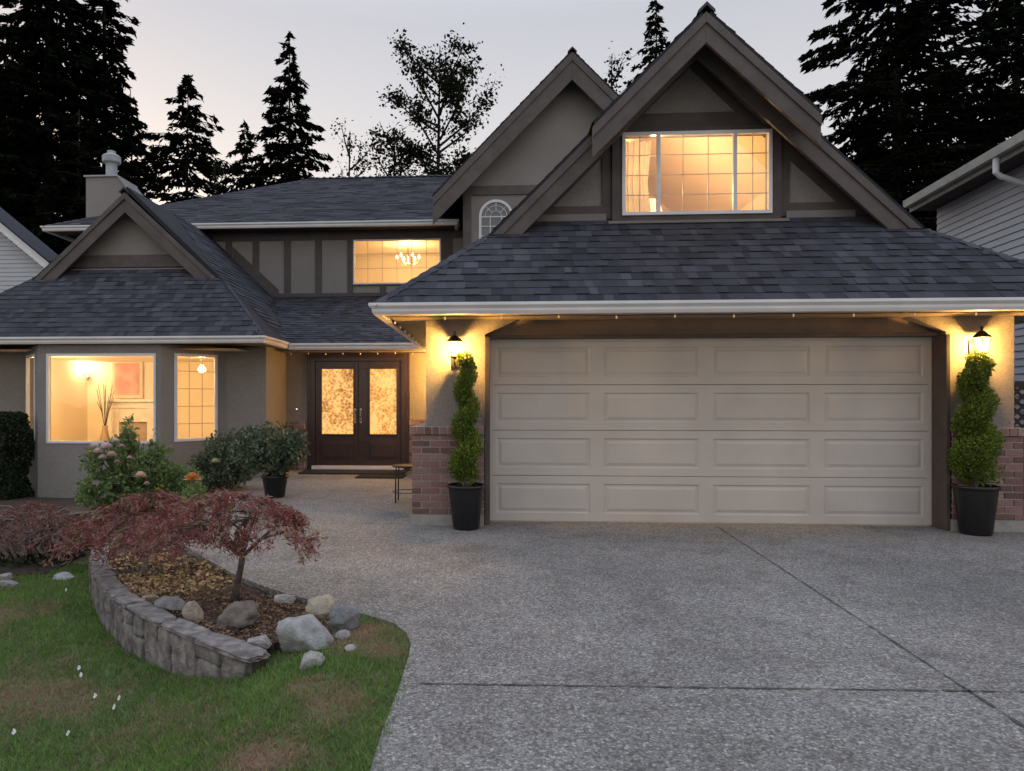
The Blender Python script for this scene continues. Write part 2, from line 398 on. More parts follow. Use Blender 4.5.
# soffit boards under the gable overhang
for sgn in (-1, 1):
    mb = MB(); k = .09
    a = RX+sgn*2.30
    mb.add([(RX, 7.72, RZ-k), (RX, 8.33, RZ-k), (a, 8.33, gz(a)-k), (a, 8.08, gz(a)-k), (RX+sgn*1.2, 8.08, gz(RX+sgn*1.2)-k), (RX+sgn*1.2, 7.72, gz(RX+sgn*1.2)-k)], [(0, 1, 2, 3, 4, 5)])
    mb.build('soffit', SOFFIT, house)
# generic wall with openings
def wall(mb, p0, p1, z0, z1, th, holes=(), tone=.5):
    p0 = Vector((p0[0], p0[1], 0)); p1 = Vector((p1[0], p1[1], 0)); Lg = (p1-p0).length; d = (p1-p0)/Lg; nn = Vector((-d.y, d.x, 0))
    ss = sorted(set([0, Lg] + [min(max(v_, 0), Lg) for h in holes for v_ in h[:2]])); zs = sorted(set([z0, z1] + [v_ for h in holes for v_ in h[2:]]))
    for i in range(len(ss)-1):
        for j in range(len(zs)-1):
            cs, cz = (ss[i]+ss[i+1])/2, (zs[j]+zs[j+1])/2
            if any(h[0] < cs < h[1] and h[2] < cz < h[3] for h in holes): continue
            a, b = p0+d*ss[i], p0+d*ss[i+1]
            mb.prism([a+Vector((0, 0, zs[j])), b+Vector((0, 0, zs[j])), b+Vector((0, 0, zs[j+1])), a+Vector((0, 0, zs[j+1]))], nn*th, tone)
def window(p0, p1, z0, z1, fw=.045, depth=.06, inset=.02, mull=(), cols=None, rows=(), muntw=.008, gmat=None, label=None, bars=True):
    """frame mesh (part) with pane and muntin sub-parts. mull: s positions of mullions; cols: list of s; rows: list of z"""
    p0 = Vector((p0[0], p0[1], 0)); p1 = Vector((p1[0], p1[1], 0)); Lg = (p1-p0).length; d = (p1-p0)/Lg; nn = Vector((-d.y, d.x, 0))
    def bar(mb, s0, s1, a0, a1, n0, n1):
        q = [p0+d*s0+nn*n0+Vector((0, 0, a0)), p0+d*s1+nn*n0+Vector((0, 0, a0)), p0+d*s1+nn*n0+Vector((0, 0, a1)), p0+d*s0+nn*n0+Vector((0, 0, a1))]
        mb.prism(q, nn*(n1-n0))
    mb = MB(); i0, i1 = -inset, depth-inset
    bar(mb, 0, fw, z0, z1, i0, i1); bar(mb, Lg-fw, Lg, z0, z1, i0, i1); bar(mb, fw, Lg-fw, z0, z0+fw, i0+.001, i1); bar(mb, fw, Lg-fw, z1-fw, z1, i0+.001, i1)
    for s_ in mull: bar(mb, s_-fw*.55, s_+fw*.55, z0+fw, z1-fw, i0+.004, i1-.004)
    f = mb.build('window', VINYL, house, bevel=.003)
    if label: f['label'] = label
    mb = MB(); a = p0+d*fw+nn*(i1-.03)+Vector((0, 0, z0+fw)); b = p0+d*(Lg-fw)+nn*(i1-.03)+Vector((0, 0, z0+fw))
    hgt = Vector((0, 0, z1-z0-2*fw)); mb.add([a, b, b+hgt, a+hgt], [(0, 1, 2, 3)]); mb.build('pane', gmat or GLASS, f)
    if cols or rows:
        mb = MB()
        for s_ in cols or (): bar(mb, s_-muntw/2, s_+muntw/2, z0+fw, z1-fw, i1-.02, i1-.010)
        for z_ in rows: bar(mb, fw, Lg-fw, z_-muntw/2, z_+muntw/2, i1-.0195, i1-.0105)
        mb.build('muntin', MUNT, f)
    return f
MUNT = mat('muntin_grey', (.46, .40, .33), None, .5, 9)

# --- gable wall and dormer window
WY = 8.34
x0w, x1w = MX(622, 8.26), MX(772, 8.26); z0w, z1w = MZ(697, 214.5, 8.26), MZ(697, 131, 8.26)
mb = MB()
tri = lambda zb, off: [(RX-(RZ-off-zb), zb), (RX+(RZ-off-zb), zb), (RX, RZ-off)]
zB = 3.40; hw = RZ-.12-zB
hx0, hx1, hz0, hz1 = x0w, x1w, z0w, z1w
cut = lambda z: RX-(RZ-.12-z)
mb.xz([(cut(zB), zB), (hx0, zB), (hx0, RZ-.12-(RX-hx0)), (cut(RZ-.12-(RX-hx0)), RZ-.12-(RX-hx0))][:3], WY, WY+.12)
mb.xz([(hx1, zB), (RX+(RZ-.12-zB)/.95, zB), (hx1, RZ-.12-.95*(hx1-RX))], WY, WY+.12)
mb.xz([(hx0, hz1), (hx1, hz1), (hx1, RZ-.12-.95*(hx1-RX)), (RX, RZ-.12), (hx0, RZ-.12-(RX-hx0))], WY, WY+.12)
mb.xz([(hx0, zB), (hx1, zB), (hx1, hz0), (hx0, hz0)], WY, WY+.12)
mb.build('gable_wall', STUCCO, house)
mb = MB()                                          # half timber boards
bx0, bx1 = x0w-.11, x1w+.11
def brd(x0, x1, z0, z1, y0=WY-.03, y1=WY): mb.box(x0, x1, y0, y1, z0, z1)
zt = z1w + .10
mb.box(x0w-.115, x0w, 8.265, WY, z0w-.06, z1w+.06); mb.box(x1w, x1w+.115, 8.265, WY, z0w-.06, z1w+.06)
mb.box(x0w, x1w, 8.265, WY, z0w-.095, z0w); mb.box(x0w, x1w, 8.265, WY, z1w, z1w+.06)
mb.build('window_casing', TRIM, house, bevel=.004)
mb = MB()
zc0, zc1 = z1w+.061, z1w+.24
w_ = lambda z: RZ-.2-z
mb.xz([(RX-w_(zc0), zc0), (RX+w_(zc0), zc0), (RX+w_(zc1), zc1), (RX-w_(zc1), zc1)], WY-.035, WY)
zl0, zl1 = 3.44, 3.70
mb.xz([(RX-w_(zl0), zl0), (x0w-.116, zl0), (x0w-.116, zl1), (RX-w_(zl1), zl1)], WY-.03, WY)
mb.xz([(x1w+.116, zl0), (RX+w_(zl0)/.95, zl0), (RX+w_(zl1)/.95, zl1), (x1w+.116, zl1)], WY-.03, WY)
for sg in (-1, 1):
    xa = (x0w-.116) if sg < 0 else (x1w+.116); xb = xa + sg*.11
    zz = lambda x: gz(x)-.2
    mb.xz([(xa, zl1), (xb, zl1), (xb, zz(xb)), (xa, zz(xa))], WY-.029, WY)
    # board following the rake
    xo = RX+sg*w_(zl1)/(.95 if sg > 0 else 1); 
    mb.xz([(xb, zz(xb)), (xo, zl1), (xo-sg*.17, zl1), (xb, zz(xb)-.17)], WY-.028, WY)
    mb.xz([(RX, RZ-.2), (RX+sg*w_(zc1), zc1), (RX+sg*(w_(zc1)-.15), zc1), (RX, RZ-.35)], WY-.028, WY)
mb.build('timber_board', TRIM, house, bevel=.003)
mb = MB(); mb.box(x0w-.17, x1w+.17, 8.19, 8.262, 3.455, 3.485); mb.build('flashing', mat('flashing', (.20, .185, .175), None, .6, 6), house)
mb = MB(); mb.box(RX-1.9, x0w-.18, 8.29, 8.33, 3.50, 3.60); mb.build('flashing', bpy.data.materials['flashing'], house); mb = MB(); mb.box(x1w+.18, RX+1.9, 8.29, 8.33, 3.50, 3.60); mb.build('flashing', bpy.data.materials['flashing'], house)
Lw = x1w-x0w; s1 = MX(658.5, 8.26)-x0w; s2 = MX(735, 8.26)-x0w
rws = [z0w + (z1w-z0w)*k for k in (.25, .49, .73)]
window((x0w, 8.262), (x1w, 8.262), z0w, z1w, fw=.04, mull=(s1, s2), cols=[s1*.5, s1+(s2-s1)*.33, s1+(s2-s1)*.66, s2+(Lw-s2)*.5], rows=rws, gmat=GLASSR, muntw=.009)

# vaulted lit room behind the dormer window
def lamp(name, loc, power, col, rad=.06, parent=None):
    l = bpy.data.lights.new(name, 'POINT'); l.energy = power; l.color = col; l.shadow_soft_size = rad
    o = bpy.data.objects.new(name, l); COL.objects.link(o)
    if parent is not None: o.parent = parent; o.location = Vector(loc) - ORG[parent.name]
    else: o.location = loc
    return o
WARM = (1, .64, .29)
mb = MB(); rx0, rx1, ry0, ry1 = 1.05, 3.67, 8.47, 12.2; rf, rc, rp = 3.38, 4.18, 5.40
mb.add([(rx0, ry0, rf), (rx0, ry1, rf), (rx0, ry1, rc), (rx0, ry0, rc)], [(0, 1, 2, 3)])
mb.add([(rx1, ry0, rf), (rx1, ry1, rf), (rx1, ry1, rc), (rx1, ry0, rc)], [(0, 1, 2, 3)])
mb.add([(rx0, ry1, rf), (rx1, ry1, rf), (rx1, ry1, rc), (RX, ry1, rp), (rx0, ry1, rc)], [(0, 1, 2, 3, 4)])
mb.add([(rx0, ry0, rc), (rx0, ry1, rc), (RX, ry1, rp), (RX, ry0, rp)], [(0, 1, 2, 3)])
mb.add([(rx1, ry0, rc), (rx1, ry1, rc), (RX, ry1, rp), (RX, ry0, rp)], [(0, 1, 2, 3)])
mb.build('upstairs_room', ROOMP, house)
mb = MB(); mb.box(rx0, rx1, ry0, ry1, rf-.05, rf); mb.build('room_floor', FLOORM, house)
mb = MB(); mb.box(rx0+.02, rx0+.5, 10.2, 10.5, rf, 4.15); mb.build('room_partition', ROOMP, house); mb = MB(); mb.xz([(1.9, 5.02), (2.02, 5.10), (2.9, 4.3), (2.78, 4.22)], 11.9, 12.1)
mb.build('room_partition', ROOMP, house)

def fixture(name, loc, label, power, r=.11, col=WARM):
    t = thing(name, loc, label, 'lamp')
    mb = MB(); mb.lathe(loc, [(.03, .16), (.035, .14), (.012, .135), (.012, .05)], 12); mb.build('stem', BRASS, t)
    mb = MB(); mb.lathe(loc, [(r*.35, .06), (r, -.03), (r*.8, -.07), (r*.3, -.09), (.0, -.095)], 20); mb.build('glass_shade', emit('shade_glow', (1, .82, .55), 2.0), t, smooth=True)
    lamp('bulb', (loc[0], loc[1], loc[2]-.2), power, col, .06, t)
    return t
mb = MB(); cs = np.linspace(0, 1, 40); vs_ = []
for zc_ in (z0w-.02, z0w+.45, z1w-.02):
    for t_ in cs: vs_.append((x0w+.03+.38*t_*(1 if zc_ != z0w+.45 else .86), 8.50+.028*math.sin(t_*34+zc_), zc_))
mb.add(vs_, [(k+q*40, k+1+q*40, k+41+q*40, k+40+q*40) for q in range(2) for k in range(39)])
mb.build('curtain', mat('sheer_curtain', (.74, .64, .48), None, .9, 8, trans=.55), house, smooth=True)
tlx = MX(650, 9.4); tl = thing('fill_floor_lamp', (tlx, 9.4, 3.4), 'added cream shaded lamp brightening the left sash of the dormer window', 'lamp')  # shaded lamp added to brighten the left side of the dormer room
mb = MB(); mb.lathe((tlx, 9.4, 3.38), [(.14, 0), (.14, .03), (.015, .05), (.012, .55)], 16); mb.build('stand', BRASS, tl)
mb = MB(); mb.lathe((tlx, 9.4, 3.90), [(.19, -.10), (.12, .16)], 24); mb.f = mb.f[:24]; mb.t = mb.t[:24]; mb.m = mb.m[:24]; mb.build('lamp_shade', emit('shade_cream', (1, .74, .40), 1.1), tl, smooth=True)
lamp('bulb', (tlx, 9.4, 4.14), 62, (1, .68, .33), .10, tl)

# --- garage front
def gut(pts, name='gutter', z=GE, label=None):
    """K style gutter running along plan points, front face outward = right-hand side of travel"""
    prof = [(.0, -.115), (.07, -.115), (.085, -.085), (.085, -.06), (.115, -.03), (.115, -.004), (.104, .0), (.0, .0)]
    mb = MB(); n = len(pts); P2 = [Vector((p[0], p[1])) for p in pts]; offs = []
    for i in range(n):
        dv = []
        if i > 0: dv.append((P2[i]-P2[i-1]).normalized())
        if i < n-1: dv.append((P2[i+1]-P2[i]).normalized())
        ns = [Vector((d_.y, -d_.x)) for d_ in dv]; nn = ns[0] if len(ns) == 1 else (ns[0]+ns[1])/(1+ns[0].dot(ns[1]))
        offs.append(nn)
    vs = []
    for i in range(n):
        for a, b in prof: q = P2[i]+offs[i]*a; vs.append((q.x, q.y, z+b))
    k = len(prof); fs = [tuple(range(k)), tuple(range((n-1)*k, n*k))]
    for i in range(n-1):
        for j in range(k): fs.append((i*k+j, i*k+(j+1) % k, (i+1)*k+(j+1) % k, (i+1)*k+j))
    mb.add(vs, fs); return mb.build(name, WHITE, house)
gut([(-1.13, 12.25), (-1.13, 6.95), (5.97, 6.95), (5.97, 12.2)], z=GE-.012)
DY = 7.69
dx0, dx1 = -.02, 4.735; DZ = 2.05
cx0, cx1 = -.075, 4.775
mb = MB()                                          # pilaster face with clipped top corners
zs_ = 2.28; zh = 2.085; lx, rx_ = MX(525, 7.5), MX(903, 7.5)
mb.xz([(-.724, 0), (cx0, 0), (cx0, zh), (lx, zs_), (-.724, zs_)], 7.5, 7.66); mb.build('garage_wall', STUCCO, house); mb = MB()
mb.xz([(cx1, 0), (5.46, 0), (5.46, zs_), (rx_, zs_), (cx1, zh)], 7.5, 7.66)
mb.build('garage_wall', STUCCO, house)
mb = MB(); mb.box(-.70, 5.44, 7.663, 7.8, DZ+.03, 2.30); mb.build('garage_header', mat('header_brown', (.33, .255, .20), (.28, .215, .17), .9, 3, .5, 130), house)
mb = MB(); mb.box(-.724, -.60, 7.661, 14.4, 0, 2.3); mb.build('garage_side_wall', STUCCO, house); mb = MB(); mb.box(-.599, 5.339, 14.28, 14.39, 0, 3.3); mb.build('garage_back_wall', STUCCO, house); mb = MB(); mb.box(-9.9, 5.9, 24.4, 24.55, -.3, 5.3); mb.build('back_wall', STUCCO, house); mb = MB(); mb.box(5.34, 5.46, 7.661, 14.4, 0, 2.3)
mb.build('garage_side_wall', STUCCO, house)
mb = MB(); mb.box(cx0, dx0, 7.45, 7.72, 0, zh-.03); mb.box(dx1, cx1, 7.43, 7.72, 0, zh-.03); mb.box(dx0, dx1, 7.56, 7.72, DZ-.005, zh-.001)
mb.build('garage_door_jamb', TRIM, house, bevel=.004)
# sectional door: 4 sections x 4 raised panels, 
gd = MB(); sh = (DZ-.02)/4
pn = MB(); seams = []
ncol = 4; cw = (dx1-dx0)/ncol
def raised(mb, x0, x1, z0, z1, y):
    """recessed groove + raised field panel pressed in steel skin"""
    lv = [(0, 0.0), (.012, .012), (.026, .012), (.056, .002)]
    rings = [[(x0+i_, y+d_, z0+i_), (x1-i_, y+d_, z0+i_), (x1-i_, y+d_, z1-i_), (x0+i_, y+d_, z1-i_)] for i_, d_ in lv]
    vs = sum(rings, []); fs = []
    for r_ in range(len(rings)-1):
        for k in range(4): a = r_*4+k; b = r_*4+(k+1) % 4; fs.append((a, b, b+4, a+4))
    fs.append(tuple(range(len(vs)-4, len(vs)))); mb.add(vs, fs)
for r_ in range(4):
    za, zb = .012+r_*sh+.004, .012+(r_+1)*sh-.004
    # skin frame around panels
    cols_ = []
    for c_ in range(4):
        cols_.append((dx0+c_*cw+.075, dx0+(c_+1)*cw-.075))
    hz = [(za+.085, zb-.085)]
    xs_ = [dx0]; 
    for a, b in cols_: xs_ += [a, b]
    xs_.append(dx1)
    zl = [za, hz[0][0], hz[0][1], zb]
    for i in range(len(xs_)-1):
        for j in range(3):
            if i % 2 == 1 and j == 1: raised(gd, xs_[i], xs_[i+1], zl[1], zl[2], DY)
            else: gd.add([(xs_[i], DY, zl[j]), (xs_[i+1], DY, zl[j]), (xs_[i+1], DY, zl[j+1]), (xs_[i], DY, zl[j+1])], [(0, 1, 2, 3)])
    gd.add([(dx0, DY, zb), (dx1, DY, zb), (dx1, DY+.012, zb+.003), (dx0, DY+.012, zb+.003)], [(0, 1, 2, 3)])
    gd.add([(dx0, DY, za), (dx1, DY, za), (dx1, DY+.012, za-.003), (dx0, DY+.012, za-.003)], [(0, 1, 2, 3)])
gdo = gd.build('garage_door', GDOOR, house)
mb = MB(); mb.box(dx0, dx1, DY-.012, DY+.03, .001, .016); mb.build('weather_strip', mat('weather_strip', (.40, .33, .24), None, .8, 8), gdo)
mb = MB(); mb.box(dx0, dx0+.03, DY-.02, DY-.002, .016, DZ-.006); mb.box(dx1-.03, dx1, DY-.02, DY-.002, .016, DZ-.006); mb.box(dx0+.03, dx1-.03, DY-.02, DY-.002, DZ-.035, DZ-.006)
mb.build('door_stop', GDOOR, gdo)
mb = MB(); mb.box(-1.09, 5.93, 6.95, 7.66, GE-.11, GE-.09); mb.box(-1.09, -.73, 7.661, 12.3, GE-.11, GE-.09); mb.box(5.47, 5.93, 7.661, 12.3, GE-.11, GE-.09)
mb.build('soffit', mat('soffit_tan', (.30, .24, .19), None, .7, 5), house)

def bricks(mbk, mbm, p0, p1, z0, z1, bl=.19, bh=.060, g_=.014, dep=.10, soldier=False):
    p0 = Vector((*p0, 0)); p1 = Vector((*p1, 0)); Lg = (p1-p0).length; d = (p1-p0)/Lg; nn = Vector((-d.y, d.x, 0))
    q = [p0+nn*.012+Vector((0, 0, z0)), p1+nn*.012+Vector((0, 0, z0)), p1+nn*.012+Vector((0, 0, z1)), p0+nn*.012+Vector((0, 0, z1))]
    mbm.prism(q, nn*(dep-.012))
    z = z0; r = 0
    if soldier: bl, bh = .068, z1-z0-.004
    while z < z1-.03:
        zt = min(z+bh, z1); s = -(bl/2 if r % 2 and not soldier else 0)
        while s < Lg-.004:
            a, b = max(s, 0), min(s+bl, Lg)
            if b-a > .02:
                j = random.uniform(-.003, .003); q = [p0+d*a+nn*j+Vector((0, 0, z)), p0+d*b+nn*j+Vector((0, 0, z)), p0+d*b+nn*j+Vector((0, 0, zt)), p0+d*a+nn*j+Vector((0, 0, zt))]
                mbk.prism(q, nn*(.04), random.random())
            s += bl+g_
        z = zt+g_; r += 1
for xa, xb, side in ((-.87, -.085, True), (4.79, 5.50, True)):
    bk = MB(); mo = MB()
    bricks(bk, mo, (xa, 7.42), (xb, 7.42), .12, .985)
    bricks(bk, mo, (xa-.02, 7.395), (xb+.0, 7.395), .99, 1.075, soldier=True, dep=.12)
    if xa < 0:
        w1 = bk.build('brick_wainscot', BRICK, house, bevel=.003); mo.build('mortar', MORTAR, w1); bk = MB(); mo = MB()
        bricks(bk, mo, (xa, 13.0), (xa, 7.521), .12, .985, dep=.14); bricks(bk, mo, (xa-.02, 13.0), (xa-.02, 7.522), .99, 1.075, soldier=True, dep=.14)
    w1 = bk.build('brick_wainscot', BRICK, house, bevel=.003); mo.build('mortar', MORTAR, w1)
    mb = MB(); mb.box(xa-.01, xb, 7.41, 7.66, 0, .118); 
    if xa < 0: mb.box(xa-.01, -.73, 7.661, 13, 0, .118)
    mb.build('footing', CONC, house)

# --- entry
EY = 13.1
ex0, ex1 = MX(312, EY), MX(405, EY); ez0 = MZ(358, 471, EY)
eT = MZ(358, 357, EY)
mb = MB(); wall(mb, (-4.14, EY), (-.73, EY), -.1, 2.4, .14, [(ex0+4.14, ex1+4.14, -.1, eT)])
wall(mb, (-4.14, 11.9), (-4.14, EY+.14), -.4, 2.4, -.14)
mb.build('entry_wall', STUCCO, house)
bk = MB(); mo = MB(); bricks(bk, mo, (ex1+.09, EY-.06), (-.87, EY-.06), .0, 1.0); w1 = bk.build('brick_wainscot', BRICK, house); mo.build('mortar', MORTAR, w1); bk = MB(); mo = MB(); bricks(bk, mo, (-4.13, EY-.06), (ex0-.12, EY-.06), .0, .95)
w1 = bk.build('brick_wainscot', BRICK, house); mo.build('mortar', MORTAR, w1)
mb = MB(); mb.box(ex0-.02, ex0+.07, EY-.04, EY+.1, 0, eT); mb.box(ex1-.07, ex1+.02, EY-.04, EY+.1, 0, eT); mb.box(ex0+.07, ex1-.07, EY-.04, EY+.1, eT-.08, eT)
mb.box(ex0-.09, ex0-.02, EY-.03, EY, 0, eT+.1); mb.box(ex1+.02, ex1+.09, EY-.03, EY, 0, eT+.1); mb.box(ex0-.02, ex1+.02, EY-.03, EY, eT, eT+.1)
mb.build('door_frame', DOORWOOD, house, bevel=.004)
mb = MB(); mb.box(ex0-.06, ex1+.06, EY-.75, EY+.1, 0.004, .03); mb.build('door_step', mat('step_dark', (.03, .026, .026), None, .6, 9), house)
mb = MB(); mb.box(ex0+.02, ex1-.02, EY-.12, EY+.05, .031, .095); mb.build('threshold', VINYL, house, bevel=.004)
# obscured, lit door glass
m = bpy.data.materials.new('lit_textured_glass'); m.use_nodes = True; n = m.node_tree; L = n.links; p = n.nodes['Principled BSDF']
g = n.nodes.new('ShaderNodeNewGeometry'); vo = n.nodes.new('ShaderNodeTexVoronoi'); vo.inputs['Scale'].default_value = 20; L.new(g.outputs['Position'], vo.inputs['Vector'])
nz = n.nodes.new('ShaderNodeTexNoise'); nz.inputs['Scale'].default_value = 4; nz.inputs['Detail'].default_value = 8; L.new(g.outputs['Position'], nz.inputs['Vector'])
mm = n.nodes.new('ShaderNodeMath'); mm.operation = 'MULTIPLY_ADD'; mm.inputs[1].default_value = .62; L.new(vo.outputs['Distance'], mm.inputs[0]); L.new(nz.outputs['Fac'], mm.inputs[2])
cr = n.nodes.new('ShaderNodeValToRGB'); cr.color_ramp.elements[0].position = .50; cr.color_ramp.elements[0].color = (.30, .10, .02, 1)
cr.color_ramp.elements[1].position = .92; cr.color_ramp.elements[1].color = (1, .60, .19, 1); e_ = cr.color_ramp.elements.new(.76); e_.color = (.80, .36, .08, 1)
L.new(mm.outputs[0], cr.inputs[0]); L.new(cr.outputs[0], p.inputs['Emission Color']); p.inputs['Emission Strength'].default_value = .72
p.inputs['Base Color'].default_value = (.3, .2, .1, 1); p.inputs['Roughness'].default_value = .2
LITGLASS = m
xm = (ex0+ex1)/2
for sg in (-1, 1):
    a, b = (ex0+.075, xm-.005) if sg < 0 else (xm+.005, ex1-.075); zb, zt_ = .10, eT-.085
    ga, gb = (MX(322, EY), MX(354, EY)) if sg < 0 else (MX(370, EY), MX(401, EY)); gb = min(gb, b-.09); ga = max(ga, a+.09)
    g0, g1 = MZ(358, 434, EY), MZ(358, 369, EY)
    mb = MB(); wall(mb, (a, EY-.01), (b, EY-.01), zb, zt_, .045, [(ga-a, gb-a, g0, g1)])
    # moulding and lower raised panel
    for (u0, u1, v0, v1) in ((ga-.03, gb+.03, g0-.03, g1+.03),):
        mb.box(u0, ga, EY-.028, EY-.011, v0, v1); mb.box(gb, u1, EY-.028, EY-.011, v0, v1); mb.box(ga, gb, EY-.028, EY-.011, v0, g0); mb.box(ga, gb, EY-.028, EY-.011, g1, v1)
    q0, q1 = zb+.12, g0-.14
    mb.box(ga-.02, gb+.02, EY-.02, EY-.011, q0, q1); mb.box(ga+.02, gb-.02, EY-.032, EY-.0205, q0+.04, q1-.04)
    lf = mb.build('door', DOORWOOD, house, bevel=.005)
    mb = MB(); mb.add([(ga, EY+.01, g0), (gb, EY+.01, g0), (gb, EY+.01, g1), (ga, EY+.01, g1)], [(0, 1, 2, 3)]); mb.build('pane', LITGLASS, lf)
    hx = xm+sg*.055
    mb = MB(); mb.box(hx-.018, hx+.018, EY-.03, EY-.011, .92, 1.20); mb.tube([(hx, EY-.03, 1.17), (hx, EY-.075, 1.14), (hx, EY-.08, 1.05), (hx, EY-.07, .98), (hx, EY-.03, .95)], .011); mb.build('handle', BRASS, lf, smooth=False)
dbx, _, dbz = M(297, 409, EY)
mb = MB(); mb.box(dbx-.025, dbx+.025, EY-.02, EY, dbz-.04, dbz+.04); d_ = mb.build('doorbell', TRIM2, house)
mb = MB(); mb.lathe((dbx, EY-.022, dbz), [(.015, -.015), (.015, .015)], 12); mb.build('button', emit('bell_glow', (1, .8, .6), .8), d_)
mb = MB(); mb.box(-3.9, -.9, 12.4, EY, 2.27, 2.285); mb.build('soffit', bpy.data.materials['soffit_tan'], house)
# entry roof, wing roof
UW = 15.8
er = 2.41
shingles('entry_roof', [(-3.75, 12.3, er), (-1.18, 12.3, er), (.5, UW, er+.394*3.5), (-5.16, UW, er+.394*3.5)], tw=(.08, .22))
gut([(-3.70, 12.35), (-1.16, 12.35)], z=er-.012)
WXr, WXl, WR, WRz = -3.75, -9.96, -6.82, 5.27; WE = 2.43
ps = (WRz-WE)/(WR*-1+WXr) if False else (WRz-WE)/(WXr-WR)
pf = .90
def wz(x): return WRz-ps*abs(x-WR)
# front slope up to gable wall at Y=12.62
yw = 12.62; zf = WE+pf*(yw-11.0); hxr = WXr-(zf-WE)/ps; hxl = WXl+(zf-WE)/ps
shingles('wing_roof', [(WXl, 11.0, WE), (WXr, 11.0, WE), (hxr, yw, zf), (hxl, yw, zf)], tw=(.07, .20))
shingles('wing_roof', [(WXr, 11.0, WE), (WXr, 12.32, WE), (-5.16, UW, er+.394*3.5), (WR, UW, WRz), (WR, 12.3, WRz), (-5.02, 12.3, wz(-5.02))], tw=(.2, .5))
shingles('wing_roof', [(WXl, UW, WE), (WXl, 11.0, WE), (-8.62, 12.3, wz(-8.62)), (WR, 12.3, WRz), (WR, UW, WRz)], tw=(.3, .6))
caps('hip_cap', (WXr, 11.0, WE), (WXr-(3.50-WE)/ps, 12.3, 3.55), (0, -1, -pf), (1, 0, -ps), step=.17)
caps('ridge_cap', (WR, 12.28, WRz), (WR, UW, WRz), (-1, 0, -ps), (1, 0, -ps))
gut([(WXl+.05, 11.6), (WXl+.05, 11.05), (WXr-.05, 11.05), (WXr-.05, 12.36)], z=WE-.012)
for sgn in (-1, 1):
    tx = WR+sgn*1.80
    rake('rake_board', WR, WRz, tx, wz(tx), 12.32, h=.30, level=wz(tx)-.02)
mb = MB(); hgt = lambda z: (WRz-.15-z)/ps
mb.xz([(WR-hgt(3.5), 3.5), (WR+hgt(3.5), 3.5), (WR, WRz-.15)], 12.64, 12.76); mb.build('gable_wall', STUCCO, house)
mb = MB(); za, zb = MZ(121, 267, 12.6), MZ(121, 255, 12.6)
mb.xz([(WR-hgt(za)+.1, za), (WR+hgt(za)-.1, za), (WR+hgt(zb)-.1, zb), (WR-hgt(zb)+.1, zb)], 12.605, 12.64); mb.build('timber_board', TRIM2, house)
mb = MB(); mb.box(WR-1.2, WR+1.2, 12.56, 12.60, za-.09, za-.035); mb.build('flashing', bpy.data.materials['flashing'], house)
for sgn in (-1, 1):
    mb = MB(); a = WR+sgn*1.7; mb.add([(WR, 12.36, WRz-.09), (WR, 12.63, WRz-.09), (a, 12.63, wz(a)-.09), (a, 12.36, wz(a)-.09)], [(0, 1, 2, 3)]); mb.build('soffit', SOFFIT, house)
# wing walls + bay
BY = 11.1; WYF = 11.9
b0, b1 = -7.66, -5.52; c0, c1 = b0-.8, b1+.8
mb = MB()
wall(mb, (-9.5, WYF), (c0, WYF), -.4, 2.3, .14); wall(mb, (c1, WYF), (-4.14, WYF), -.4, 2.3, .14)
wx0, wx1 = MX(46.5, BY), MX(156, BY); wz0, wz1 = MZ(100, 443.5, BY), MZ(100, 353.5, BY)
wall(mb, (b0, BY), (b1, BY), -.30, 2.3, .12, [(wx0-b0, wx1-b0, wz0, wz1)])
Ld = math.hypot(.8, .8); q0, q1 = .22, Ld-.16
az1, az0 = MZ(195, 354, 11.5), MZ(195, 441, 11.5)
wall(mb, (b1, BY), (c1, WYF), -.30, 2.3, .12, [(q0, q1, az0, az1)])
wall(mb, (c0, WYF), (b0, BY), -.30, 2.3, .12, [(.16, Ld-.22, az0, az1)])
mb.add([(c0, WYF, -.3), (b0, BY, -.3), (b1, BY, -.3), (c1, WYF, -.3)], [(0, 1, 2, 3)])
mb.build('wing_wall', STUCCO, house)
mb = MB(); mb.box(-9.5, -9.36, WYF+.141, UW, -.4, 2.3); mb.build('wing_side_wall', STUCCO, house)
window((wx0, BY), (wx1, BY), wz0, wz1, fw=.04, inset=.015)
dd = .70710678
window((b1+q0*dd, BY+q0*dd), (b1+q1*dd, BY+q1*dd), az0, az1, fw=.05, inset=.015, cols=[(q1-q0)*.35, (q1-q0)*.65], rows=[az0+(az1-az0)*k for k in (.2, .4, .6, .8)], muntw=.010)
window((c0+.16*dd, WYF-.16*dd), (c0+(Ld-.22)*dd, WYF-(Ld-.22)*dd), az0, az1, fw=.05, inset=.015)
mb = MB(); mb.box(-9.9, WXr-.1, 11.05, WYF+.13, WE-.11, WE-.095); mb.box(-4.04, WXr-.1, WYF+.131, 13.1, WE-.11, WE-.095); mb.build('soffit', bpy.data.materials['soffit_tan'], house)
# living room
mb = MB(); lx0, lx1, ly1, lz0, lz1 = -9.3, -4.3, 15.2, -.0, 2.23
mb.add([(lx0, 12.05, lz0), (lx0, ly1, lz0), (lx0, ly1, lz1), (lx0, 12.05, lz1)], [(0, 1, 2, 3)]); mb.add([(lx1, 12.05, lz0), (lx1, ly1, lz0), (lx1, ly1, lz1), (lx1, 12.05, lz1)], [(0, 1, 2, 3)])
mb.add([(lx0, ly1, lz0), (lx1, ly1, lz0), (lx1, ly1, lz1), (lx0, ly1, lz1)], [(0, 1, 2, 3)]); mb.add([(lx0, 11.2, lz1), (lx1, 11.2, lz1), (lx1, ly1, lz1), (lx0, ly1, lz1)], [(0, 1, 2, 3)])
mb.build('living_room', ROOMW, house)
mb = MB(); mb.box(lx0, lx1, 12.05, ly1, -.05, 0); mb.build('room_floor', FLOORM, house)
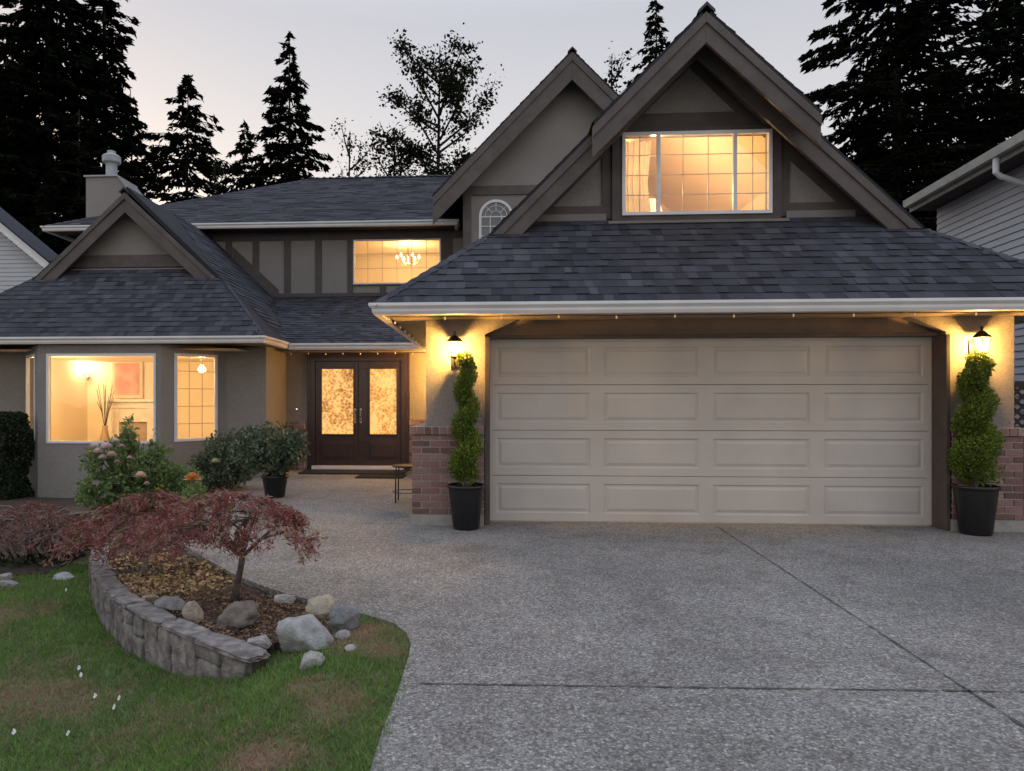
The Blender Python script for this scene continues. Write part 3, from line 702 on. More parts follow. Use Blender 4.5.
mb = MB()                                          # white fireplace surround with mantel
fx0, fx1 = MX(108, 15), MX(160, 15); mz = MZ(130, 402, 15)
mb.box(fx0, fx0+.28, 14.95, 15.19, 0, mz); mb.box(fx1-.28, fx1, 14.95, 15.19, 0, mz); mb.box(fx0+.28, fx1-.28, 14.96, 15.19, mz-.45, mz); mb.box(fx0-.1, fx1+.1, 14.85, 15.19, mz, mz+.06)
mb.box(fx0-.04, fx1+.04, 14.92, 14.949, mz-.14, mz-.08)
fp = mb.build('fireplace', mat('mantel_white', (.80, .74, .64), None, .5, 5), house, bevel=.006)
mb = MB(); mb.box(fx0+.281, fx1-.281, 15.05, 15.18, 0.01, mz-.451); mb.build('firebox', mat('firebox_stone', (.42, .33, .24), None, .8, 9), fp)
px_, _, pz_ = M(126, 379, 15.1)
pic = thing('picture', (px_, 15.17, pz_), 'red and pink framed print above the mantel, seen through the bay window', 'picture')
mb = MB(); mb.box(px_-.37, px_+.37, 15.14, 15.17, pz_-.44, pz_+.44); mb.build('frame', mat('pale_frame', (.72, .55, .38), None, .5, 8), pic, bevel=.01)
PRINT = mat('red_print', (.50, .22, .16), (.60, .34, .26), .6, 3, detail=1)
mb = MB(); mb.box(px_-.29, px_+.29, 15.13, 15.139, pz_-.36, pz_+.36); mb.build('print', PRINT, pic)
sx_, _, sz_ = M(88, 372, 14.6)
wlx, _, wlz = M(88, 368, 15.1); sc = thing('wall_sconce', (wlx, 15.19, wlz-.1), 'glowing wall sconce left of the red print, seen through the large bay pane', 'lamp')
mb = MB(); mb.lathe((wlx, 15.1, wlz-.30), [(.0, 0), (.03, .03), (.045, .10), (.02, .16), (.05, .20)], 12); mb.tube([(wlx, 15.19, wlz-.22), (wlx, 15.1, wlz-.25)], .02); mb.build('bracket', BRASS, sc)
mb = MB(); mb.lathe((wlx, 15.1, wlz), [(.05, -.10), (.10, -.04), (.12, .02), (.09, .08), (.0, .10)], 20); mb.build('glass_shade', emit('sconce_glow', (1, .88, .6), 5), sc, smooth=True)
lamp('bulb', (wlx, 14.88, wlz+.02), 13, (1, .78, .48), .1, sc)
fixture('ceiling_lamp', (-5.6, 12.9, 1.99), 'small glowing ceiling lamp behind the narrow angled bay window', 55, .08, (1, .70, .37))
fixture('ceiling_lamp', (-8.55, 12.45, 2.08), 'added fill lamp hidden in the left corner of the living room', 105, .09, (1, .70, .37))  # added out of view to brighten the living room
vt = thing('vase', (MX(105, 14.6), 14.6, 0), 'tall tan vase of bare twigs beside the fireplace, seen through the bay window', 'vase')
vx = MX(105, 14.6); mb = MB(); mb.lathe((vx, 14.6, 0), [(.09, 0), (.13, .2), (.10, .5), (.05, .75), (.07, .8)], 16); mb.build('vessel', mat('tan_ceramic', (.42, .30, .18), None, .4, 8), vt, smooth=True)
mb = MB(); random.seed(3)
for k in range(12):
    a = random.uniform(0, 6.28); r_ = random.uniform(.05, .22); mb.tube([(vx, 14.6, .7), (vx+r_*.4*math.cos(a), 14.6+r_*.4*math.sin(a), 1.1), (vx+r_*math.cos(a), 14.6+r_*math.sin(a), random.uniform(1.3, 1.75))], .006, 5)
mb.build('twigs', BARK, vt)

# --- upper storey
uz0, uz1 = MZ(400, 284, UW), MZ(400, 239, UW); ux0, ux1 = MX(353, UW), MX(441, UW)
mb = MB(); wall(mb, (-9.9, UW), (1.5, UW), 2.4, 5.32, .14, [(ux0+9.9, ux1+9.9, uz0, uz1)])
mb.build('upper_wall', STUCCO, house); mb = MB(); mb.box(-9.9, -9.76, UW+.141, 24.39, 0, 5.32); mb.build('upper_wall', STUCCO, house)
mb = MB(); f0 = UW-.03
zt0, zt1 = MZ(400, 241, UW), 5.33; zb0, zb1 = MZ(300, 300, UW), MZ(300, 293.5, UW)
mb.box(-9.9, -.6, f0, UW, uz1+.0, 5.33)
mb.box(-9.9, -.6, f0, UW, zb0-.2, zb1)
mb.build('timber_board', TRIM, house)
mb = MB()
for a in (-8.4, -7.65, -6.9, -6.2, MX(256, UW), MX(287.5, UW), MX(318.5, UW)): mb.box(a-.075, a+.075, f0+.002, UW, zb1, uz1)
mb.box(ux0-.13, ux0, f0+.002, UW, zb1, uz1); mb.box(ux1, ux1+.26, f0+.002, UW, zb1, uz1)
mb.box(ux0, ux1, f0+.003, UW, uz0-.035, uz0); a = MX(383, UW); mb.box(a-.07, a+.07, f0+.001, UW, zb1, uz0-.036)
mb.build('timber_board', TRIM, house)
# sloping board along the wing roof
mb = MB(); mb.xz([(-6.1, 4.98), (-5.0, 3.96), (-5.0, 3.66), (-6.1, 4.70)], f0-.003, f0-.0005); mb.build('timber_board', TRIM, house)
window((ux0, UW+.0), (ux1, UW+.0), uz0, uz1, fw=.035, inset=.01, cols=[(ux1-ux0)*k/6 for k in range(1, 6)], rows=[uz0+(uz1-uz0)*.36, uz0+(uz1-uz0)*.68], muntw=.012)
mb = MB(); hx0, hx1, hy1, hz0, hz1 = -4.0, -.6, 18.6, 3.75, 5.30; y0_ = UW+.15
mb.add([(hx0, y0_, hz0), (hx0, hy1, hz0), (hx0, hy1, hz1), (hx0, y0_, hz1)], [(0, 1, 2, 3)]); mb.add([(hx1, y0_, hz0), (hx1, hy1, hz0), (hx1, hy1, hz1), (hx1, y0_, hz1)], [(0, 1, 2, 3)])
mb.add([(hx0, hy1, hz0), (hx1, hy1, hz0), (hx1, hy1, hz1), (hx0, hy1, hz1)], [(0, 1, 2, 3)]); mb.add([(hx0, y0_, hz1), (hx1, y0_, hz1), (hx1, hy1, hz1), (hx0, hy1, hz1)], [(0, 1, 2, 3)])
mb.add([(hx0, y0_, hz0), (hx1, y0_, hz0), (hx1, hy1, hz0), (hx0, hy1, hz0)], [(0, 1, 2, 3)]); mb.build('landing_room', ROOMW, house)
chx, _, chz = M(408, 258, 17); ch = thing('chandelier', (chx, 17, 5.3), 'pale brass chandelier behind the wide upstairs window', 'chandelier')
mb = MB(); mb.tube([(chx, 17, 5.3), (chx, 17, chz-.1)], .015, 8)
for k in range(6):
    a = k*math.pi/3; c_, s_ = math.cos(a), math.sin(a)
    mb.tube([(chx, 17, chz-.12), (chx+.14*c_, 17+.14*s_, chz-.18), (chx+.26*c_, 17+.26*s_, chz-.1), (chx+.28*c_, 17+.28*s_, chz-.02)], .010, 6)
mb.build('arms', BRASS, ch)
CG = emit('candle_glow', (1, .85, .6), 2)
for k in range(6):
    a = k*math.pi/3; mb = MB(); mb.lathe((chx+.28*math.cos(a), 17+.28*math.sin(a), chz+.02), [(.02, -.04), (.035, 0), (.02, .05), (0, .07)], 8); mb.build('candle_bulb', CG, ch)
lamp('bulb', (chx, 17.1, chz+.0), 58, (1, .68, .32), .25, ch)
# upper roof
UE = 5.42; up = .524
shingles('upper_roof', [(-10.4, 15.3, UE), (-.80, 15.3, UE), (1.8, 20.24, 8.01), (-5.46, 20.24, 8.01)], rowh=.15, tw=(.2, .45))
shingles('upper_roof', [(-10.4, 25.2, UE), (-10.4, 15.3, UE), (-5.46, 20.24, 8.01)], rowh=.15, tw=(.4, .8))
caps('hip_cap', (-10.4, 15.3, UE), (-5.46, 20.24, 8.01), (-1, 0, -up), (0, -1, -up), step=.2)
caps('ridge_cap', (-5.46, 20.24, 8.01), (1.0, 20.24, 8.01), (0, -1, -up), (0, 1, -up), step=.2)
gut([(-10.35, 25), (-10.35, 15.35), (-.85, 15.35), (-.85, 15.8)], z=UE-.012)
mb = MB(); mb.box(-10.3, -.87, 15.4, UW-.031, UE-.11, UE-.095); mb.build('soffit', SOFFIT, house)
# rear gable block with arched window
RY, GX, GZ = 14.0, 1.63, 8.475; gp = 1.02; gw = 2.84
g2 = lambda x: GZ-gp*abs(x-GX)
for sgn in (-1, 1):
    tx = GX+sgn*gw; e1 = [(tx, 20, g2(tx)), (tx, 13.98, g2(tx)), (GX, 13.98, GZ), (GX, 20, GZ)]
    if sgn > 0: e1 = [e1[1], e1[0], e1[3], e1[2]]
    shingles('rear_gable_roof', e1, tw=(.4, .8), eave=.01)
    rake('rake_board', GX, GZ, tx, g2(tx), RY, h=.42, trim=.12)
    mb = MB(); mb.add([(GX, RY+.04, GZ-.09), (GX, 14.4, GZ-.09), (tx, 14.4, g2(tx)-.09), (tx, RY+.04, g2(tx)-.09)], [(0, 1, 2, 3)]); mb.build('soffit', SOFFIT, house)
caps('ridge_cap', (GX, 13.96, GZ), (GX, 20, GZ), (-1, 0, -gp), (1, 0, -gp), step=.2)
Y2 = 14.4; wl = MX(463, Y2); wr = 2*GX-wl
mb = MB(); mb.xz([(wl, 2.5), (wr, 2.5), (wr, g2(wr)-.12), (GX, GZ-.12), (wl, g2(wl)-.12)], Y2, Y2+.12); mb.box(wl, wl+.12, Y2+.121, 20, 2.5, g2(wl)-.12); mb.box(wr-.12, wr, Y2+.121, 20, 2.5, g2(wl)-.12)
mb.build('rear_gable_wall', STUCCO, house)
mb = MB(); zq0, zq1 = MZ(500, 195, Y2), MZ(500, 186, Y2)
mb.box(wl-.0, wr, Y2-.035, Y2, zq0, zq1); mb.box(wl, wl+.17, Y2-.034, Y2, 2.5, zq0); mb.build('timber_board', TRIM2, house)
ax_, _, _ = M(496, 215, Y2); axr = .36; azc = MZ(496, 217, Y2); azb = MZ(496, 245, Y2)
mb = MB()
outr = [(ax_+axr*math.cos(t), azc+axr*math.sin(t)) for t in np.linspace(0, math.pi, 17)]; inr = [(ax_+(axr-.055)*math.cos(t), azc+(axr-.055)*math.sin(t)) for t in np.linspace(0, math.pi, 17)]
for i in range(16): mb.xz([outr[i], outr[i+1], inr[i+1], inr[i]], Y2-.04, Y2-.001)
mb.box(ax_-axr, ax_-axr+.055, Y2-.04, Y2-.001, azb, azc); mb.box(ax_+axr-.055, ax_+axr, Y2-.04, Y2-.001, azb, azc)
aw = mb.build('arched_window', VINYL, house)
mb = MB(); mb.add([(x, Y2-.008, z) for x, z in [(ax_-axr+.05, azb)]+[(ax_+axr-.05, azb)]+inr], [tuple(range(19))]); mb.build('pane', DARKGLASS, aw)
mb = MB()
for k in range(1, 4): t = k*math.pi/4; mb.tube([(ax_+.12*math.cos(t), Y2-.018, azc+.12*math.sin(t)), (ax_+(axr-.03)*math.cos(t), Y2-.018, azc+(axr-.03)*math.sin(t))], .008, 6)
mb.tube([(ax_+.12*math.cos(t), Y2-.018, azc+.12*math.sin(t)) for t in np.linspace(0, math.pi, 12)], .008, 6)
mb.tube([(ax_+.23*math.cos(t), Y2-.018, azc+.23*math.sin(t)) for t in np.linspace(0, math.pi, 14)], .008, 6)
mb.box(ax_-axr+.05, ax_+axr-.05, Y2-.026, Y2-.01, azc-.012, azc+.012)
for k in (-.12, .12): mb.box(ax_+k-.008, ax_+k+.008, Y2-.026, Y2-.010, azb, azc-.012)
for k in (.2, .4): mb.box(ax_-axr+.05, ax_+axr-.05, Y2-.025, Y2-.011, azc-k-.008, azc-k+.008)
mb.build('muntin', VINYL, aw)
# chimney
CY = 16.4
cxa, cxb = MX(86, CY), MX(116, CY); ctz = MZ(100, 177, CY)
mb = MB(); mb.xz([(cxa, 4.5), (cxb+.8, 4.5), (cxb+.8, ctz-1.0), (cxb+.30, ctz-.36), (cxb+.02, ctz), (cxa, ctz)], CY, CY+.9); ch_ = mb.build('chimney', STUCCO, house)
mb = MB(); mb.xz([(cxb+.055, ctz+.00), (cxb+.82, ctz-.98), (cxb+.82, ctz-1.03), (cxb+.055, ctz-.045)], CY-.03, CY+.93); mb.build('shoulder_flashing', bpy.data.materials['flashing'], ch_)
mb = MB(); mb.box(cxa-.04, cxb+.05, CY-.04, CY+.94, ctz+.001, ctz+.04)
mb.build('cap_flashing', mat('galvanised', (.42, .43, .45), (.34, .35, .37), .6, 6), ch_)
fx_ = MX(110.5, CY+.4); mb = MB(); u_ = (683/17)**-1
mb.lathe((fx_, CY+.45, ctz), [(.17, .05), (.17, .09), (.135, .10), (.135, .48), (.21, .50), (.22, .52), (.22, .66), (.20, .68), (.10, .74), (.10, .80), (0, .82)], 20); mb.build('flue', bpy.data.materials['galvanised'], ch_, smooth=False)

# ------------------------------------------------------------------ wall lanterns
BULB = emit('lantern_glow', (1, .80, .42), 9)
AMB = bpy.data.materials.new('lantern_glass'); AMB.use_nodes = True
n = AMB.node_tree; n.nodes.remove(n.nodes['Principled BSDF']); t1 = n.nodes.new('ShaderNodeBsdfTransparent'); t1.inputs[0].default_value = (1, .93, .8, 1)
e1 = n.nodes.new('ShaderNodeEmission'); e1.inputs[0].default_value = (1, .72, .34, 1); e1.inputs[1].default_value = .9
a1 = n.nodes.new('ShaderNodeAddShader'); n.links.new(t1.outputs[0], a1.inputs[0]); n.links.new(e1.outputs[0], a1.inputs[1]); n.links.new(a1.outputs[0], n.nodes['Material Output'].inputs[0])
def lantern(x, y, z, label, nd=(0, -1), power=160, group='wall lanterns on the garage'):
    """nd: outward direction of the wall; x,y,z: bulb centre"""
    t = thing('wall_lantern', (x, y, z), label, 'lantern', group); c = (x, y, z); d = Vector((nd[0], nd[1], 0))
    wallp = Vector(c) - d*.13
    mb = MB(); sd = Vector((-d.y, d.x, 0))
    q = [wallp - sd*.045 + Vector((0, 0, h)) for h in (-.20, .06)]; q2 = [wallp + sd*.045 + Vector((0, 0, h)) for h in (.06, -.20)]
    mb.prism(q + q2, d*.015); mb.build('back_plate', METAL, t, bevel=.003)
    mb = MB(); mb.tube([wallp+Vector((0, 0, -.15)), wallp+d*.06+Vector((0, 0, -.19)), wallp+d*.12+Vector((0, 0, -.17)), Vector(c)+Vector((0, 0, -.10))], .009, 8); mb.build('arm', METAL, t, smooth=True)
    mb = MB(); mb.lathe(c, [(.092, .078), (.095, .085), (.06, .115), (.03, .145), (.012, .15), (.010, .17), (.017, .18), (.010, .195), (0, .20)], 6); mb.build('lantern_roof', METAL, t)
    mb = MB(); mb.lathe(c, [(.0, -.125), (.015, -.12), (.02, -.10), (.062, -.088), (.066, -.080), (.0, -.079)], 6); mb.build('lantern_base', METAL, t)
    mb = MB()
    for k in range(6):
        a = k*math.pi/3; mb.tube([(x+.060*math.cos(a), y+.060*math.sin(a), z-.08), (x+.085*math.cos(a), y+.085*math.sin(a), z+.08)], .0035, 5)
    mb.build('cage_bar', METAL, t)
    mb = MB(); mb.lathe(c, [(.056, -.078), (.080, .078)], 6); mb.f = mb.f[:6]; mb.t = mb.t[:6]; mb.m = mb.m[:6]; mb.build('glass', AMB, t)
    mb = MB(); mb.lathe((x, y, z-.01), [(.012, -.05), (.022, -.02), (.020, .01), (.006, .04), (0, .045)], 10); mb.build('candle_bulb', BULB, t, smooth=True)
    l = lamp('bulb_light', (x, y, z), power, (1, .54, .13), .028, t); return t
lantern(-.40, 7.37, 1.915, 'lit black wall lantern on the left garage pilaster, above the slimmer topiary')
lantern(5.045, 7.37, 1.93, 'lit black wall lantern on the right garage pilaster, above the bushier topiary')
lantern(-.854, 12.45, 1.98, 'lit wall lantern on the side of the garage facing the front door', nd=(-1, 0), power=380)

# string of clear bulbs under the gutters
sl = thing('string_lights', (-1.1, 7.0, 2.2), 'string of tiny clear bulbs hung under the garage and entry gutters', 'string lights')
mb = MB(); pb = MB(); random.seed(8); pts = []
def run(a, b, k):
    for i in range(k):
        p_ = Vector(a).lerp(Vector(b), i/k); pts.append((p_.x, p_.y, p_.z + random.uniform(-.006, .006)))
run((-3.7, 12.42, 2.235), (-1.12, 12.42, 2.235), 8); run((-1.06, 12.3, 2.225), (-1.06, 7.0, 2.225), 12); run((-1.06, 7.0, 2.225), (5.9, 7.0, 2.225), 12)
mb.tube(pts, .004, 5); mb.build('wire', METAL, sl)
BLB = emit('clear_bulb', (1, .80, .55), .10)
for p_ in pts: pb = MB(); pb.lathe(p_, [(.004, 0), (.009, -.012), (.010, -.026), (.0, -.036)], 8); pb.build('bulb', BLB, sl)

# ------------------------------------------------------------------ neighbours
SIDING = mat('white_siding', (.52, .54, .58), (.47, .49, .53), .5, 2)
def siding(mb, p0, p1, z0, z1, pitch=.115, top=None):
    p0 = Vector((*p0, 0)); p1 = Vector((*p1, 0)); d = (p1-p0).normalized(); nn = Vector((-d.y, d.x, 0)); z = z0
    while z < z1:
        a, b = p0.copy(), p1.copy()
        if top:
            r_ = top(z)
            if r_ is None: break
            a, b = r_; a = Vector((*a, 0)); b = Vector((*b, 0))
        zt = min(z+pitch, z1); u = Vector((0, 0, 1))
        mb.add([a+u*z-nn*.022, b+u*z-nn*.022, b+u*zt-nn*.004, a+u*zt-nn*.004, a+u*z, b+u*z], [(0, 1, 2, 3), (4, 5, 1, 0)])
        z = zt
nr = thing('neighbour_house', (9, 11, 0), 'neighbouring house with white horizontal siding and pale gutter, at the right edge', 'house')
d6 = Vector((.1066, .9943)); e1_ = Vector((7.4, 10.0)); pe = lambda t: e1_ + d6*t
wv = Vector((.9943, -.1066))*.55
wa, wb = pe(-3.2)+wv, pe(3.35)+wv
zE = 5.13
mb = MB(); siding(mb, (wb.x, wb.y), (wa.x, wa.y), -.3, zE-.12); 
far = wb + Vector((.9943, -.1066))*8
siding(mb, (far.x, far.y), (wb.x, wb.y), -.3, zE-.12)
near = wa + Vector((.9943, -.1066))*8; siding(mb, (wa.x, wa.y), (near.x, near.y), -.3, zE-.12)
mb.build('siding_wall', SIDING, nr)
mb = MB(); a, b = pe(-3.7), pe(3.45); k = Vector((.9943, -.1066))
mb.add([(a.x, a.y, zE), (b.x, b.y, zE), (*(b+k*5), zE+1.6), (*(a+k*5), zE+1.6)], [(0, 1, 2, 3)])
mb.add([(*(b+k*5), zE+1.6), (*(a+k*5), zE+1.6), (*(a+k*10), zE), (*(b+k*10), zE)], [(0, 1, 2, 3)]); mb.build('roof', SHINGLE, nr)
mb = MB(); mb.prism([(a.x, a.y, zE-.14), (b.x, b.y, zE-.14), (b.x, b.y, zE+.0), (a.x, a.y, zE+.0)], (k.x*.11, k.y*.11, 0))
mb.prism([(*(a+k*.115), zE-.22), (*(b+k*.115), zE-.22), (*(b+k*.115), zE-.02), (*(a+k*.115), zE-.02)], (k.x*.02, k.y*.02, 0)); mb.build('gutter', mat('tan_gutter', (.42, .41, .37), (.34, .33, .30), .6, 5, big=.2), nr)
mb = MB(); a2, b2 = a+k*.14, b+k*.14; mb.prism([(*a2, zE-.20), (*b2, zE-.20), (*(b2+k*.45), zE-.20), (*(a2+k*.45), zE-.20)], (0, 0, .015)); mb.build('soffit', SOFFIT, nr)
mb = MB(); dp = pe(.72); q = dp+k*.06
mb.tube([(q.x, q.y, zE-.10), (q.x, q.y, zE-.36), (*(q+k*.07), zE-.42), (*(q+k*.50), zE-.60), (*(q+k*.52), zE-.7), (*(q+k*.52), -.2)], .042, 8); mb.build('downspout', VINYL, nr)

nl = thing('neighbour_house', (-14, 17, 0), 'neighbouring white sided house with a sloping white rake board, at the left edge', 'house')
ya = 17.0; tipx, tipz = M(48, 262, ya)[0], M(48, 262, ya)[2]; lx_, lz_ = M(0, 222, ya)[0], M(0, 222, ya)[2]; s_l = (lz_-tipz)/(tipx-lx_)
rx_c = tipx-4.2; rzc = tipz+s_l*4.2
def topl(z):
    zz_ = z+.12
    xr = tipx-.35 if zz_ < tipz else tipx-.35-(zz_-tipz)/s_l
    xl = 2*rx_c-tipx+.35 if zz_ < tipz else 2*rx_c-tipx+.35+(zz_-tipz)/s_l
    return None if xr < xl else ((xl, ya+.4), (xr, ya+.4))
mb = MB(); siding(mb, (0, 0), (1, 0), -.3, rzc, top=topl); siding(mb, (tipx-.35, ya+.4), (tipx-.35, ya+1.0), -.3, tipz); mb.build('siding_wall', SIDING, nl)
mb = MB()
for sg in (-1, 1):
    t_ = rx_c+sg*4.2; mb.xz([(rx_c, rzc), (t_, tipz), (t_, tipz-.24), (rx_c, rzc-.24)], ya, ya+.05)
    mb.xz([(rx_c, rzc+.04), (t_+sg*.04, tipz+.0), (t_+sg*.04, tipz-.08), (rx_c, rzc-.04)], ya-.03, ya-.001)
mb.build('rake_board', VINYL, nl)
mb = MB()
for sg in (-1, 1):
    t_ = rx_c+sg*4.25; mb.prism([(rx_c, ya-.05, rzc+.06), (t_, ya-.05, tipz+.03), (t_, ya-.05, tipz-.03), (rx_c, ya-.05, rzc+.0)], (0, 1.1, 0))
mb.build('roof', SHINGLE, nl)

# lattice fence at the right of the garage
fw_ = mat('dark_fence_wood', (.06, .035, .03), (.035, .02, .017), .8, 6, .3, 40)
fe = thing('lattice_fence', (6.2, 7.9, 0), 'dark brown wooden fence with a lattice top, right of the garage', 'fence')
mb = MB(); mb.box(5.50, 5.59, 7.84, 7.93, 0, 1.62); mb.box(6.95, 7.04, 7.84, 7.93, 0, 1.62); mb.build('post', fw_, fe)
mb = MB(); mb.box(5.591, 6.949, 7.86, 7.90, 1.50, 1.56); mb.box(5.591, 6.949, 7.86, 7.90, 1.0, 1.05); mb.box(5.591, 6.949, 7.86, 7.90, .12, .18)
x = 5.595
while x < 6.93: mb.box(x, min(x+.13, 6.948), 7.901, 7.915, .06, 1.0); x += .137
mb.build('panel', fw_, fe)
mb = MB()
for k in range(-4, 15):
    xx = 5.6+k*.11
    for sg, yy in ((1, 7.872), (-1, 7.882)):
        a_, b_ = (xx, xx+.45) if sg > 0 else (xx+.45, xx)
        p0, p1 = Vector((a_, yy, 1.05)), Vector((b_, yy, 1.50))
        t0, t1 = 0, 1
        dxx = p1.x-p0.x
        for lim, lo in ((5.592, True), (6.948, False)):
            tt = (lim-p0.x)/dxx
            if (dxx > 0) == lo: t0 = max(t0, tt)
            else: t1 = min(t1, tt)
        if t1-t0 > .05:
            q0_, q1_ = p0.lerp(p1, t0), p0.lerp(p1, t1); mb.prism([q0_, q0_+Vector((0, 0, .04)), q1_+Vector((0, 0, .04)), q1_], (0, .008, 0))
mb.build('lattice', fw_, fe)

#PLANTS
# ------------------------------------------------------------------ planting
rng = np.random.default_rng(7)
def leaves(name, m_, parent, C, size, asp=.5, tone=None, up=0., jit=.4, dirs=None, fold=False):
    """one small pointed leaf (two triangles as a kite) at every centre"""
    C = np.asarray(C, np.float64); n_ = len(C)
    d = rng.normal(size=(n_, 3)) if dirs is None else np.asarray(dirs) + rng.normal(size=(n_, 3))*jit
    d /= np.linalg.norm(d, axis=1)[:, None]+1e-9
    r = rng.normal(size=(n_, 3)); r[:, 2] += up; s_ = np.cross(d, r); s_ /= np.linalg.norm(s_, axis=1)[:, None]+1e-9
    sz = (size*(1+.35*rng.normal(size=n_)).clip(.4, 1.9))[:, None] if np.isscalar(size) else np.asarray(size)[:, None]
    V = np.stack([C-d*sz*.5, C+s_*sz*asp*.5, C+d*sz*.5, C-s_*sz*asp*.5], 1).reshape(-1, 3)
    Fc = np.arange(4*n_).reshape(-1, 4)
    return build_np(name, V, Fc, rng.random(n_) if tone is None else tone, m_, parent)
def leafmat(name, tone, trans=.25, rough=.6, spec=.25): return mat(name, (1, 1, 1), (.8, .8, .8), rough, 6, tone=tone, trans=trans, spec=spec)
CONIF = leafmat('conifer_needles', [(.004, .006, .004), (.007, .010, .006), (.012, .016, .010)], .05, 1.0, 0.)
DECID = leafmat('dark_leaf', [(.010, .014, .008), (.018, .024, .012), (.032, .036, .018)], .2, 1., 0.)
LGREEN = leafmat('rose_leaf', [(.09, .13, .075), (.16, .24, .10), (.26, .36, .13), (.42, .46, .20)], .3)
DGREEN = leafmat('shrub_leaf', [(.055, .078, .046), (.10, .135, .078), (.17, .205, .12), (.30, .31, .24)], .15, .45)
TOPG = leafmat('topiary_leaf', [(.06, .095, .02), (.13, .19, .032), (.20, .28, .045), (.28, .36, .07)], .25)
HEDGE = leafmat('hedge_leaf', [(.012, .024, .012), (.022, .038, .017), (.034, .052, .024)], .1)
REDL = leafmat('maple_leaf', [(.12, .045, .045), (.26, .08, .08), (.36, .14, .13), (.42, .27, .21), (.24, .27, .13)], .3)
REDL2 = leafmat('rust_leaf', [(.11, .05, .045), (.22, .085, .07), (.27, .14, .11), (.19, .16, .13)], .25)
TWIG = mat('pale_twig', (.26, .22, .20), (.14, .115, .10), .9, 30, .5, 60)

# ---- distant trees
def conifer(px, top, hw, Y, label, seed, dens=1.0, base_w=None, droop=.35, bushy=1.0, taper=.62, cat='conifer'):
    X, _, Zt = M(px, top, Y); Rm = hw/683*Y; rs = np.random.default_rng(seed); random.seed(seed)
    t = thing('conifer_tree', (X, Y, -.4), label, cat, 'dark trees behind the house')
    Hh = Zt+.4; lean = rs.uniform(-.02, .02)
    mb = MB(); mb.tube([(X+lean*Hh*k/8, Y, -.4+Hh*k/8) for k in range(9)], [max(.012*Hh*(1-k/8.1), .02) for k in range(9)], 7)
    C = []; D = []; SZ = []
    z = 2.0; slope = Rm/(Zt-2.5)
    wsc = 1.0
    while z < Zt-.1:
        fr = (Zt-z)/Zt
        Lb = Rm*min(1.0, .04+((Zt-z)/(Zt*taper))**.85) * bushy
        wsc = .75*wsc+.25*rs.uniform(.5, 1.35)
        nb = 4 + int(Lb*1.7)
        a0 = rs.uniform(0, 6.28)
        for k in range(nb):
            if rs.random() < .12: continue
            a = a0+k*6.283/nb+rs.uniform(-.35, .35); Lk = Lb*rs.uniform(.45, 1.15)*(.45+.55*wsc); dx, dy = math.cos(a), math.sin(a)
            zb = z+rs.uniform(-.25, .25); x0 = X+lean*zb
            f = lambda t_: (x0+dx*Lk*t_, Y+dy*Lk*t_, zb+Lk*(.22*t_-droop*1.6*t_*t_*(1-.35*t_)))
            mb.tube([f(0), f(.5), f(.97)], [.02+.012*Lk, .012+.005*Lk, .004], 3, caps=False)
            ns = int((6+Lk*30)*dens); tt = np.sqrt(rs.random(ns))*.95+.05
            wd = (.10+.30*Lk*(1-tt))*rs.uniform(-1, 1, ns)
            P_ = np.stack([x0+dx*Lk*tt-dy*wd, Y+dy*Lk*tt+dx*wd, zb+Lk*(.22*tt-droop*1.6*tt*tt*(1-.35*tt))-rs.random(ns)*.22-np.abs(wd)*.25], 1)
            C.append(P_); side = np.sign(wd)[:, None]*np.array([-dy, dx, 0])
            D.append(np.array([dx, dy, -.35])*.8+side*.7+np.array([0, 0, -.45])*rs.random((ns, 1)))
        z += rs.uniform(.30, .52)*(1 if Zt > 12 else .9)
    C = np.concatenate(C); D = np.concatenate(D)
    mb.build('trunk', BARKD, t)
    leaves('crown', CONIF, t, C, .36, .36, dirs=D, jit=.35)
    return t
conifer(48, -190, 74, 30, 'tall broad dark conifer at the far left edge, its top cut off by the frame', 1, 1.5, taper=.5)
conifer(108, -110, 74, 33, 'tall dark conifer with long ragged branches rising behind the chimney', 2, 1.0, taper=.75)
conifer(136, 90, 44, 37, 'thin conifer seen as loose hanging boughs just right of the chimney flue', 3, .8)
conifer(0, 20, 60, 36, 'lower dark conifer behind the left neighbouring house', 4, 1.3, taper=.4)
conifer(75, 110, 60, 27, 'low dark conifer filling the gap between the left neighbour and the chimney', 14, 1.2, taper=.4)
conifer(184, 74, 46, 36, 'short dark conifer with a blunt top, between the chimney and the pointed conifer', 5, .9, taper=.22)
conifer(289, 35, 74, 36, 'dark pointed conifer standing alone above the left upper roof', 6, 1.15, taper=.62)
conifer(243, 122, 40, 38, 'small loose conifer just left of the pointed one above the upper roof', 7, .7, taper=.3)
conifer(659, -8, 50, 38, 'slim conifer rising behind the valley of the two big gables', 8, .7, taper=.5)
conifer(892, -190, 92, 30, 'tall broad dark conifer right of the main gable', 9, .95, taper=.42)
conifer(1010, -110, 76, 33, 'tall dark conifer above the right neighbouring roof', 10, 1.0, taper=.5)
conifer(955, 60, 74, 36, 'dark conifer filling the gap between the two tall ones on the right', 11, .9, taper=.35)
conifer(1070, 0, 70, 36, 'dark conifer at the far right edge behind the neighbouring roof', 12, 1.1)
conifer(868, 110, 46, 39, 'low dark conifer just above the right slope of the main gable', 13, 1.1, taper=.3)
